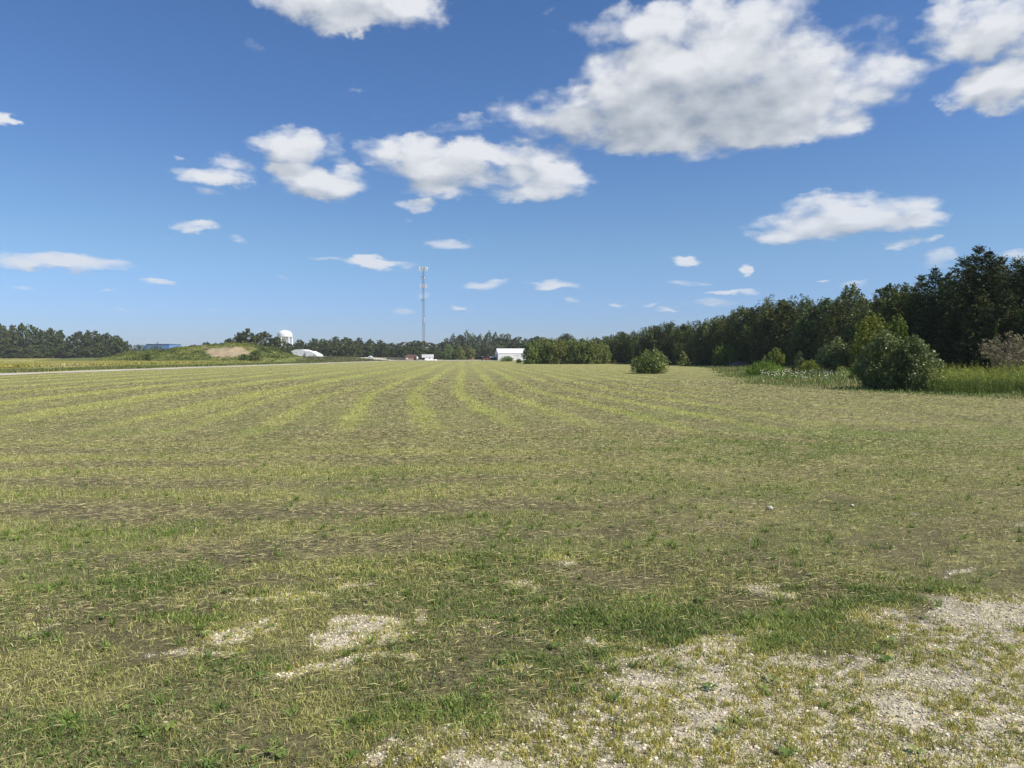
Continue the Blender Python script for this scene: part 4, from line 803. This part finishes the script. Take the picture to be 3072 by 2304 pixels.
cc = mixc(C(.085, .11, .032), C(.185, .20, .055), np.clip((nz_ - .35) * 3, 0, 1)); cc = mixc(cc, C(.22, .215, .07), np.clip((nz2 - .5) * 3, 0, .8)); cc = mixc(cc, C(.20, .15, .11), ss(nz_ * .5 + nz2 * .5, .60, .68) * .8)
sand = ss(EE + (fbm(XX * .5, YY * .5, 105) - .5) * .5, .35, .55); cc = mixc(cc, C(.33, .26, .17) * (.8 + .45 * fbm(XX * .9, YY * 2.2, 106))[..., None], sand)
nx, ny = len(xs), len(ys); ii = np.arange(nx * ny).reshape(ny, nx); fs = np.stack([ii[:-1, :-1], ii[:-1, 1:], ii[1:, 1:], ii[1:, :-1]], -1).reshape(-1, 4)
tag(obj('hill', make_mesh('hill', np.stack([XX, YY, ZZ], -1).reshape(-1, 3), fs, col=cc.reshape(-1, 3), smooth=True), vcol_mat('mound_soil_and_grass', .9, 0, .1, nscale=1.1, namp=.35, bump=.6)), kind='structure')
n = 26000; x = rng.uniform(rxw[1], rxw[-2], n); y = rng.uniform(MY - 26, MY + 8, n); z, e = mound_z(x, y); n1_ = fbm(x * .35, y * .8, 103); n2_ = fbm(x * .25, y * .25, 107)
k = (z > .2) & (e < .3); x, y, z, n1_, n2_ = x[k], y[k], z[k], n1_[k], n2_[k]
cl_ = mixc(C(.085, .11, .03), C(.20, .215, .055), np.clip((n1_ - .35) * 3, 0, 1)); h = rng.uniform(.15, .7, len(x)) * (.3 + 1.6 * np.clip(n2_ - .3, 0, 1))
v, f_, c_ = join([blades(x, y, h, .28 * np.ones(len(x)), rng.uniform(.1, .7, len(x)), vary(cl_, len(x)), False, z0=z - .03)])
tag(obj('mound_weeds', make_mesh('mound_weeds', v, f_, col=c_), M_grass), 'rough green weeds covering the grassy mound', 'weeds', kind='stuff')
def mbush(label, x, yb, yt, wpx, d, seed, mat=ML_broad, cat='bush', shape='round'):
    X_ = xfor(x, d); z = float(mound_z(np.array([X_]), np.array([float(d)]))[0][0]) if abs(d - MY) < 35 else 0
    z = max(z, float(ground_z(np.array([X_]), np.array([float(d)]))[0]))
    H = max(hfor(yt, d) - z, .6) + .3; Wd = wpx / 3 / FPX * d; v, tn, cs, rs = crown_broad(seed, H, Wd, .05, 1800, max(.22, d * .0011), 18, shape, .6, .2)
    e = empty('bush', (X_, d, z - .3)); tag(e, label, cat, 'bushes on and around the mound'); obj('crown', quadmesh('crown', v, tn, mat), None, e); obj('trunk', trunk_mesh(trunk_mb(H, .06, cs, seed, 5)), None, e)
mbush('round bush in front of the blue building, left one of two', 418, 1060, 1035, 36, 260, 21)
mbush('round bush in front of the blue building, right one of two', 472, 1056, 1028, 42, 262, 22)
mbush('dark bush on the left foot of the mound', 443, 1080, 1056, 30, 190, 23)
mbush('small round bush on the mound crest, largest of the crest bushes', 620, 1044, 1026, 30, 219, 24)
mbush('tiny bush on the mound crest just right of the largest', 646, 1040, 1029, 14, 219, 25)
mbush('tiny bush on the mound crest nearest the trees', 664, 1038, 1028, 18, 219, 26)
mbush('dark bush at the foot of the bare sandy cut', 732, 1085, 1062, 30, 190, 27)
mbush('spreading dark bush right of the bare sandy cut', 766, 1078, 1052, 46, 194, 28)
mbush('dark rounded bush beside the white arched building', 866, 1078, 1053, 28, 250, 29)
mbush('wide bush on the mound top below the tall trees', 730, 1045, 1029, 60, 224, 30, ML_young)
mbush('broad bush on the right slope of the mound', 815, 1060, 1040, 60, 225, 31)

# ================================================================= structures far away
# water tower
WD = 800.0; px1 = WD / FPX / 3
wtX = xfor(855, WD); wt_ = empty('water_tower', (wtX, WD, 0)); tag(wt_, 'white multi-legged water tower with a domed tank above the trees', 'water tower')
rT = 22 * px1; zt = hfor(991, WD); zb = hfor(1010, WD)
mb = MB(); prof = [(0.01, zb - 3.2)] + [(rT * math.sin(R(a_)), zb - 3.2 * math.cos(R(a_))) for a_ in (20, 40, 60, 75, 88)] + [(rT, zb), (rT * 1.0, zb + 1.6)] + [(rT * math.cos(R(a_)) ** .75, zb + 1.6 + (zt - zb - 1.6) * math.sin(R(a_))) for a_ in range(8, 90, 8)] + [(.01, zt)]
mb.lathe(prof, 40); mb.build('tank', M_whitep, wt_, True)
mb = MB(); mb.lathe([(rT * 1.0, zb - .1), (rT * 1.06, zb - .1), (rT * 1.06, zb + .5), (rT * 1.0, zb + .5)], 40); mb.build('balcony', M_whitep, wt_)
mb = MB(); mb.lathe([(1.1, 0), (1.1, zb - 6), (1.5, zb - 4), (3.0, zb - 2.6)], 20); mb.build('riser', M_whitep, wt_, True)
for k in range(6):
    a_ = R(20 + 60 * k); mb = MB(); mb.tube([(math.cos(a_) * rT * 1.0, math.sin(a_) * rT * 1.0, 0), (math.cos(a_) * rT * .97, math.sin(a_) * rT * .97, zb)], .5, 10); mb.build('leg', M_whitep, wt_, True)
mb = MB()
for zz in (zb * .35, zb * .68):
    for k in range(6):
        a_, b_ = R(20 + 60 * k), R(80 + 60 * k); mb.tube([(math.cos(a_) * rT, math.sin(a_) * rT, zz), (math.cos(b_) * rT, math.sin(b_) * rT, zz)], .22, 6)
mb.build('bracing', M_whitep, wt_)
mb = MB(); mb.lathe([(.5, zt - .2), (.5, zt + .6), (.01, zt + .9)], 12); mb.build('vent', M_whitep, wt_)

# lattice communication mast
TD = 470.0; tX = xfor(1271, TD); tw = empty('communication_mast', (tX, TD, 0)); tag(tw, 'tall slim lattice mast carrying white antenna panels, rings and dishes', 'mast')
TH = hfor(803, TD); rad = lambda z: .95 - .35 * z / TH
mb = MB()
leg = lambda k, z: (math.cos(R(90 + 120 * k)) * rad(z), math.sin(R(90 + 120 * k)) * rad(z), z)
for k in range(3): l_ = MB(); l_.tube([leg(k, 0), leg(k, TH)], .085, 6); l_.build('leg', M_steel, tw)
z = 0
while z < TH - 1.6:
    for k in range(3):
        mb.tube([leg(k, z), leg((k + 1) % 3, z + 1.5)], .035, 4, False); mb.tube([leg(k, z), leg((k + 1) % 3, z)], .035, 4, False)
    z += 1.5
mb.build('lattice', M_steel, tw)
def ring(zc, r_, name='ring_mount'):
    mb = MB(); n_ = 24; pts = [(math.cos(2 * math.pi * k / n_) * r_ - .5, math.sin(2 * math.pi * k / n_) * r_, zc) for k in range(n_ + 1)]; mb.tube(pts, .09, 6, False)
    for k in range(3): mb.tube([(0, 0, zc), (math.cos(R(30 + 120 * k)) * r_ - .5, math.sin(R(30 + 120 * k)) * r_, zc)], .06, 5)
    mb.build(name, M_steel, tw)
ring(hfor(832, TD), 1.45); ring(hfor(901, TD), 1.45)
def antennas(zc, r_, hp, per):
    mb = MB()
    for k in range(3):
        a_ = R(30 + 120 * k); c_, s_ = math.cos(a_), math.sin(a_); cx, cy = c_ * r_, s_ * r_
        mb.tube([(0, 0, zc), (cx, cy, zc)], .08, 6); e0 = (cx - s_ * r_ * .8, cy + c_ * r_ * .8, zc); e1 = (cx + s_ * r_ * .8, cy - c_ * r_ * .8, zc); mb.tube([e0, e1], .07, 6)
        for j in range(per):
            t = (j / (per - 1) - .5) * 1.6; x_, y_ = cx - s_ * r_ * t, cy + c_ * r_ * t; M_ = Matrix.Translation((x_ + c_ * .25, y_ + s_ * .25, zc)) @ Matrix.Rotation(a_, 4, 'Z'); pm = MB()
            pm.box(-.12, .12, -.24, .24, -hp / 2, hp / 2, M_); pm.build('antenna_panel', M_antenna, tw)
    mb.build('antenna_frame', M_steel, tw)
antennas(hfor(808, TD), 1.9, 2.6, 3); antennas(hfor(859, TD), 1.5, 2.0, 3)
for x_, y_, r_ in [(1275, 836, .5), (1273, 957, .5), (1273, 965, .5), (1284, 808, .6)]:
    mb = MB(); zc = hfor(y_, TD); prof = [(.01, 0), (r_ * .7, .06), (r_, .22), (r_, .5), (.01, .55)]
    vs = []; n_ = 16
    for (rr_, h_) in prof:
        for k in range(n_): vs.append(((x_ - 1271) / 3 / FPX * TD * .8 + rr_ * math.cos(2 * math.pi * k / n_), -.55 - h_, zc + rr_ * math.sin(2 * math.pi * k / n_)))
    mb.add(vs, [(i * n_ + k, i * n_ + (k + 1) % n_, (i + 1) * n_ + (k + 1) % n_, (i + 1) * n_ + k) for i in range(len(prof) - 1) for k in range(n_)]); mb.tube([(0, 0, zc), ((x_ - 1271) / 3 / FPX * TD * .8, -.6, zc)], .05, 6)
    mb.build('dish', M_antenna, tw, True)

def gable(name, label, cat, X_, Y_, rz_, L, Dp, He, Hr, mwall, mroof, z=0, side=None):
    e = empty(name, (X_, Y_, z), rz_); tag(e, label, cat)
    mb = MB(); mb.box(-L / 2, L / 2, 0, Dp, 0, He); mb.build('wall', mwall, e)
    for s_ in (-1, 1):
        g_ = MB(); x0_, x1_ = (s_ * L / 2 - .06, s_ * L / 2 + .06); g_.add([(x0_, 0, He), (x0_, Dp, He), (x0_, Dp / 2, Hr), (x1_, 0, He), (x1_, Dp, He), (x1_, Dp / 2, Hr)], [(0, 1, 2), (5, 4, 3), (0, 3, 4, 1), (1, 4, 5, 2), (2, 5, 3, 0)]); g_.build('gable', mwall, e)
    mb = MB(); o_ = .12
    for s_ in (0, 1):
        y0_ = -o_ if s_ == 0 else Dp + o_; z0_ = He - o_ * (Hr - He) / (Dp / 2)
        mb.add([(-L / 2 - o_, y0_, z0_ + .03), (L / 2 + o_, y0_, z0_ + .03), (L / 2 + o_, Dp / 2, Hr + .03), (-L / 2 - o_, Dp / 2, Hr + .03), (-L / 2 - o_, y0_, z0_ + .18), (L / 2 + o_, y0_, z0_ + .18), (L / 2 + o_, Dp / 2, Hr + .18), (-L / 2 - o_, Dp / 2, Hr + .18)],
               [(0, 1, 2, 3), (7, 6, 5, 4), (0, 4, 5, 1), (1, 5, 6, 2), (2, 6, 7, 3), (3, 7, 4, 0)])
    mb.build('roof', mroof, e); return e
# white barn
BD = 322.0; s_ = BD / FPX / 3
xl, xr = xfor(1494, BD), xfor(1606, BD)
barn = gable('barn', 'long white metal barn with pale roof behind two bushes', 'barn', (xl + xr) / 2, BD, R(9), xr - xl, 9.5, hfor(1060, BD), hfor(1046.5, BD), M_white, M_white)
mb = MB(); mb.box(-.6, 1.8, -.42, -.36, 2.72, 2.86); mb.build('gutter_sign', M_greysheet, barn)
mb = MB(); mb.box(-(xr - xl) / 2 - .12, -(xr - xl) / 2 - .065, 2.5, 6.5, 0, 2.7); mb.build('door', M_greysheet, barn)
# grey lean to left of the barn
e = empty('open_shed', (xfor(1480, BD), BD + 1, 0)); tag(e, 'low open shed with pale grey roof against the barn end', 'shed')
mb = MB(); mb.add([(-1.6, 0, 1.25), (1.7, 0, 1.35), (1.7, 4, 1.75), (-1.6, 4, 1.65), (-1.6, 0, 1.33), (1.7, 0, 1.43), (1.7, 4, 1.83), (-1.6, 4, 1.73)], [(3, 2, 1, 0), (4, 5, 6, 7), (0, 1, 5, 4), (1, 2, 6, 5), (2, 3, 7, 6), (3, 0, 4, 7)]); mb.build('roof', M_greysheet, e)
for x_ in (-1.45, 0, 1.5):
    for y_ in (.2, 3.7): mb = MB(); mb.box(x_ - .06, x_ + .06, y_ - .06, y_ + .06, 0, 1.2 + .1 * y_); mb.build('post', M_wood, e)
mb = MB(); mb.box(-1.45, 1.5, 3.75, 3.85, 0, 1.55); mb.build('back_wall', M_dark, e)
# white arched building with lower wing
AD = 350.0; u_ = AD / FPX / 3
def pz(y_): return hfor(y_, AD)
axc = xfor(900, AD); gz0 = float(ground_z(np.array([axc]), np.array([AD]))[0])
e = empty('arched_building', (axc, AD, 0)); tag(e, 'white arched metal building with a lower windowed wing, left of the yard', 'building')
X4 = lambda x_: (x_ - 900) * u_
mb = MB(); mb.prism([(X4(873), pz(1054)), (X4(886), pz(1048.5)), (X4(905), pz(1048)), (X4(917), pz(1052)), (X4(922), pz(1060)), (X4(922), pz(1069)), (X4(880), pz(1069)), (X4(878), pz(1064))], 0, 12); mb.build('main_hall', M_white, e)
mb = MB(); mb.prism([(X4(919), pz(1053)), (X4(931), pz(1053)), (X4(941), pz(1058)), (X4(950), pz(1062.5)), (X4(956), pz(1071)), (X4(919), pz(1073))], -1.2, 10); mb.build('wing', M_white, e)
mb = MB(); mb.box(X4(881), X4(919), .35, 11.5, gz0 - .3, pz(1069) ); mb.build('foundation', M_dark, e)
mb = MB(); mb.box(X4(921), X4(954), -.9, 9.5, gz0 - .3, pz(1072.9)); mb.build('wing_base', M_white, e)
for x_, w_, y0_, y1_ in [(927, 1.6, 1066, 1070.5), (932, 1.6, 1066, 1070.5), (937, 1.6, 1066, 1070.5), (943, 2, 1064.5, 1068), (947.5, 1.6, 1065, 1068)]:
    mb = MB(); mb.box(X4(x_) - w_ * u_ / 2, X4(x_) + w_ * u_ / 2, -1.26, -1.19, pz(y1_), pz(y0_)); mb.build('window', M_glass if x_ > 940 else M_greysheet, e)
mb = MB(); mb.box(X4(888), X4(889.6), -.06, .01, pz(1060), pz(1056)); mb.build('vent', M_greysheet, e)
# covered white heaps beside it
def heap(name, label, cat, x0_, x1_, yt_, yb_, d, mat, group, seed, z=None):
    rg = np.random.default_rng(seed); xc = xfor((x0_ + x1_) / 2, d); hw = (x1_ - x0_) / 6 / FPX * d; zb_ = float(ground_z(np.array([xc]), np.array([float(d)]))[0]) if z is None else z
    H = hfor(yt_, d) - zb_; nx_, ny_ = 18, 12; u__ = np.linspace(-1, 1, nx_); w__ = np.linspace(-1, 1, ny_); U_, V_ = np.meshgrid(u__, w__)
    Z_ = np.clip(1 - (np.abs(U_) ** 2.2 + np.abs(V_) ** 2.2), 0, 1) ** .6 * H * (1 + .12 * rg.normal(0, 1, U_.shape)); Z_ = np.where(Z_ <= 0, -.15, Z_)
    ii = np.arange(nx_ * ny_).reshape(ny_, nx_); fs = np.stack([ii[:-1, :-1], ii[:-1, 1:], ii[1:, 1:], ii[1:, :-1]], -1).reshape(-1, 4)
    o = obj(name, make_mesh(name, np.stack([U_ * hw, V_ * max(hw, 1.5), Z_], -1).reshape(-1, 3), fs, smooth=True), mat); o.location = (xc, d, zb_); return tag(o, label, cat, group)
M_pile = flat_mat('white_limestone_pile', (.74, .72, .66), .9, nscale=4, namp=.12); M_tarp = flat_mat('white_tarp', (.8, .8, .8), .5)
heap('tarp_heap', 'white sheeted heap right of the arched building, peaked one', 'heap', 955, 968, 1067, 1075, 340, M_tarp, 'white heaps beside the arched building', 1)
heap('tarp_heap', 'long white sheeted heap right of the peaked heap', 'heap', 964, 983, 1069, 1075, 342, M_tarp, 'white heaps beside the arched building', 2)
heap('tarp_heap', 'small white heap farthest right of the arched building', 'heap', 984, 996, 1072, 1075, 345, M_tarp, 'white heaps beside the arched building', 3)
heap('gravel_pile', 'white gravel pile below the white box trailer, left one', 'gravel pile', 1271, 1290, 1074.5, 1081, 312, M_pile, 'white gravel piles in the yard', 4)
heap('gravel_pile', 'white gravel pile below the white box trailer, middle one', 'gravel pile', 1286, 1302, 1074.5, 1081, 313, M_pile, 'white gravel piles in the yard', 5)
heap('gravel_pile', 'small low white gravel pile right of the box trailer', 'gravel pile', 1300, 1312, 1078, 1081, 312, M_pile, 'white gravel piles in the yard', 6)
heap('sand_berm', 'low tan dirt berm at the foot of the dark belt', 'berm', 2178, 2262, 1083, 1100, 116, flat_mat('dry_dirt_berm', (.21, .17, .11), .95, nscale=2, namp=.3), None, 7)
# small white shed with peaked top
d_ = 300.0; e = empty('storage_shed', (xfor(1110, d_), d_, 0)); tag(e, 'tiny white shed with a peaked roof standing alone in the yard', 'shed')
w_ = 12.5 / 3 / FPX * d_ / 2; mb = MB(); mb.box(-w_, w_, 0, 2.0, 0, 1.45); mb.build('wall', M_white, e)
mb = MB(); mb.prism([(-w_ - .1, 1.453), (w_ + .1, 1.453), (w_ * .55, 1.75), (0, 1.98), (-w_ * .55, 1.75)], -.1, 2.1); mb.build('roof', M_white, e)
mb = MB(); mb.box(w_ + .003, w_ + .06, .4, 1.4, 0, 1.2); mb.build('door', M_dark, e)
# brick hut
d_ = 322.0; e = empty('brick_hut', (xfor(1232, d_), d_, 0)); tag(e, 'small brick hut with a brown roof in the yard', 'hut')
w_ = 33 / 3 / FPX * d_ / 2; mb = MB(); mb.box(-w_, w_, 0, 4, 0, hfor(1069.5, d_)); mb.build('wall', M_brick, e)
zr = hfor(1069.5, d_) + .003; mb = MB(); mb.add([(-w_ - .3, -.3, zr), (w_ + .3, -.3, zr), (w_ + .3, 4.3, zr), (-w_ - .3, 4.3, zr), (-w_ + .5, 2, zr + .9), (w_ - .5, 2, zr + .9)], [(3, 2, 1, 0), (0, 1, 5, 4), (2, 3, 4, 5), (1, 2, 5), (3, 0, 4)]); mb.build('roof', M_roofbrown, e)
mb = MB(); mb.box(-w_ + .55, -w_ + 1.15, -.25, -.003, .45, 1.1); mb.build('wall_unit', M_whitep, e)
mb = MB(); mb.box(w_ - .95, w_ - .25, -.05, -.003, .02, 1.4); mb.build('door', M_roofbrown, e)
# white upright tank, small post
d_ = 322.0; e = empty('upright_tank', (xfor(1252, d_), d_ - .5, 0)); tag(e, 'pale upright tank standing just right of the brick hut', 'tank')
mb = MB(); mb.lathe([(.01, .35), (.42, .35), (.43, 1.45), (.3, 1.62), (.01, 1.68)], 18); mb.build('tank_body', M_antenna, e, True)
mb = MB(); mb.box(-.4, .4, -.4, .4, 0, .35); mb.build('stand', M_dark, e)
# white box trailer
d_ = 330.0; e = empty('box_trailer', (xfor(1282, d_), d_, 0)); tag(e, 'white box trailer parked behind the gravel piles', 'trailer'); w_ = 34 / 3 / FPX * d_ / 2; zb0, zt0 = hfor(1073, d_), hfor(1063, d_)
mb = MB(); mb.box(-w_, w_, 0, 2.4, zb0, zt0); mb.build('box', M_whitep, e)
mb = MB(); mb.box(-w_ + .1, w_ - .1, .3, 2.1, zb0 - .25, zb0 - .003); mb.build('chassis', M_dark, e)
for x_ in (w_ - 1.2, w_ - 2.1, -w_ + .7):
    for y_ in (.25, 1.95):
        mb = MB(); mb.tube([(x_, y_, .42), (x_, y_ + .25, .42)], .42, 16); mb.build('wheel', M_tyre, e)
# fences
for lab, x0_, x1_, yt_, d_ in [('short dark board fence between the white heaps and tiny shed', 1022, 1060, 1071.5, 312), ('dark board fence running up to the brick hut', 1160, 1213, 1072, 326)]:
    X0, X1 = xfor(x0_, d_), xfor(x1_, d_); H = hfor(yt_, d_); e = empty('board_fence', ((X0 + X1) / 2, d_, 0)); tag(e, lab, 'fence', 'dark board fences at the yard')
    hw = (X1 - X0) / 2; mb = MB(); x_ = -hw
    while x_ < hw: mb.box(x_, x_ + .16, 0, .03, .05, H * (1 + .03 * math.sin(x_ * 9))); x_ += .19
    mb.build('boards', M_wood, e)
    for k in range(5): xx = -hw + k * hw / 2; mb = MB(); mb.box(xx - .07, xx + .07, .035, .17, 0, H + .08); mb.build('post', M_steel, e)
# tractor with canopy
d_ = 318.0; e = empty('tractor', (xfor(1450, d_), d_, 0)); tag(e, 'small red tractor with a pale canopy left of the open shed', 'tractor')
mb = MB(); mb.box(.0, 1.5, -.32, .32, .55, 1.05); mb.box(-.7, .0, -.4, .4, .5, .85); mb.build('body', M_red, e)
mb = MB(); mb.box(-.95, .25, -.55, .55, 1.62, 1.7); mb.build('canopy', M_antenna, e)
for x_, y_ in ((-.85, -.45), (-.85, .45), (.15, -.45), (.15, .45)): mb = MB(); mb.box(x_ - .03, x_ + .03, y_ - .03, y_ + .03, .8, 1.62); mb.build('canopy_post', M_dark, e)
mb = MB(); mb.box(-.65, -.2, -.25, .25, .853, .95); mb.box(-.72, -.65, -.25, .25, .853, 1.3); mb.build('seat', M_dark, e)
for x_, r_ in ((-.55, .55), (1.15, .34)):
    for y_ in (-.62, .42): mb = MB(); mb.tube([(x_, y_, r_), (x_, y_ + .22, r_)], r_, 20); mb.build('wheel', M_tyre, e)
# mower wagon (red) and faded red implement
e = empty('farm_wagon', (xfor(1460, d_), d_ + 1, 0)); tag(e, 'dark red farm wagon just right of the small tractor', 'wagon')
mb = MB(); mb.box(-.7, .9, -.6, .6, .5, .6); mb.box(-.7, -.64, -.6, .6, .6, 1.2); mb.box(.84, .9, -.6, .6, .6, 1.15); mb.box(-.64, .84, -.6, -.55, .6, 1.1); mb.box(-.64, .84, .55, .6, .6, 1.1); mb.build('box', M_red, e)
for x_ in (-.45, .65):
    for y_ in (-.72, .55): mb = MB(); mb.tube([(x_, y_, .3), (x_, y_ + .15, .3)], .3, 16); mb.build('wheel', M_tyre, e)
d_ = 300.0; e = empty('farm_implement', (xfor(1413, d_), d_, 0)); tag(e, 'faded red low farm implement before the bright evergreens', 'implement')
mb = MB(); mb.box(-1.2, 1.3, -.06, .06, .35, .5); mb.box(-1.2, 1.3, 1.0, 1.12, .35, .5)
for x_ in (-1.1, 0, 1.15): mb.box(x_ - .06, x_ + .06, .07, .99, .36, .49)
mb.build('frame', M_rust, e)
for k in range(6): mb = MB(); x_ = -1.0 + k * .42; mb.tube([(x_, .2, .24), (x_ + .04, .2, .24)], .26, 14); mb.build('disc', M_rust, e)
mb = MB(); mb.add([(.2, 0, .51), (1.25, 0, .51), (1.25, 1, .51), (.2, 1, .51), (.4, .2, .85), (1.25, .2, .9), (1.25, .9, .9), (.4, .9, .85)], [(3, 2, 1, 0), (4, 5, 6, 7), (0, 1, 5, 4), (1, 2, 6, 5), (2, 3, 7, 6), (3, 0, 4, 7)]); mb.build('hopper', M_rust, e)
# blue building
d_ = 500.0; xl, xr = xfor(398, d_), xfor(508, d_); e = empty('blue_building', ((xl + xr) / 2, d_, 0)); tag(e, 'blue flat-roofed metal building behind the left end of the mound', 'building')
L = xr - xl; H = hfor(1034, d_); mb = MB(); mb.box(-L / 2 + L * .38, L / 2, 0, 18, 0, H); mb.build('main_hall', M_blue, e)
mb = MB(); mb.box(-L / 2, -L / 2 + L * .378, 1, 18, 0, H - .15); mb.build('side_hall', M_bluegrey, e)
mb = MB(); mb.box(-L / 2 + L * .38 - .15, L / 2 + .15, -.15, 18.15, H + .003, H + .5); mb.build('parapet', flat_mat('dark_blue_trim', (.05, .09, .17), .5), e)
mb = MB(); mb.box(L * .3, L * .3 + 4, -.06, -.003, .05, 4.2); mb.build('door', M_bluegrey, e)
# far woods closing the horizon
rg = np.random.default_rng(5); parts_v, parts_t = [], []
n = 42000; a_ = np.radians(rg.uniform(-50, 50, n)); r_ = rg.uniform(620, 760, n); x = r_ * np.sin(a_); y = r_ * np.cos(a_)
top = 4 + 4 * fbm(x * .02, y * .02, 111) + 3 * fbm(x * .09, y * .09, 112); P_ = np.stack([x, y, rg.random(n) ** .6 * top], -1)
v, tn = leaf_quads(P_, np.tile([0, -.5, .6], (n, 1)), 3.2, rg, .8, tone=.3 + .5 * fbm(x * .05, y * .05, 113))
tag(obj('distant_woods', quadmesh('distant_woods', v, tn, ML_far)), 'distant low woods along the horizon behind everything', 'woods', kind='stuff')

# ---------------------------------------------------------------- summer haze: even air over the whole scene
m = bpy.data.materials.new('air_haze'); m.use_nodes = True; m.node_tree.nodes.clear(); N = NT(m.node_tree)
out = N.n('ShaderNodeOutputMaterial'); vp = N.n('ShaderNodeVolumePrincipled'); N.l(vp.outputs[0], out.inputs['Volume'])
vp.inputs['Color'].default_value = (.86, .90, .97, 1); vp.inputs['Density'].default_value = .00017; vp.inputs['Anisotropy'].default_value = 0.0
mb = MB(); mb.box(-9500, 9500, -9500, 9500, -1.5, 66); hz_o = mb.build('haze', m); tag(hz_o, kind='stuff')
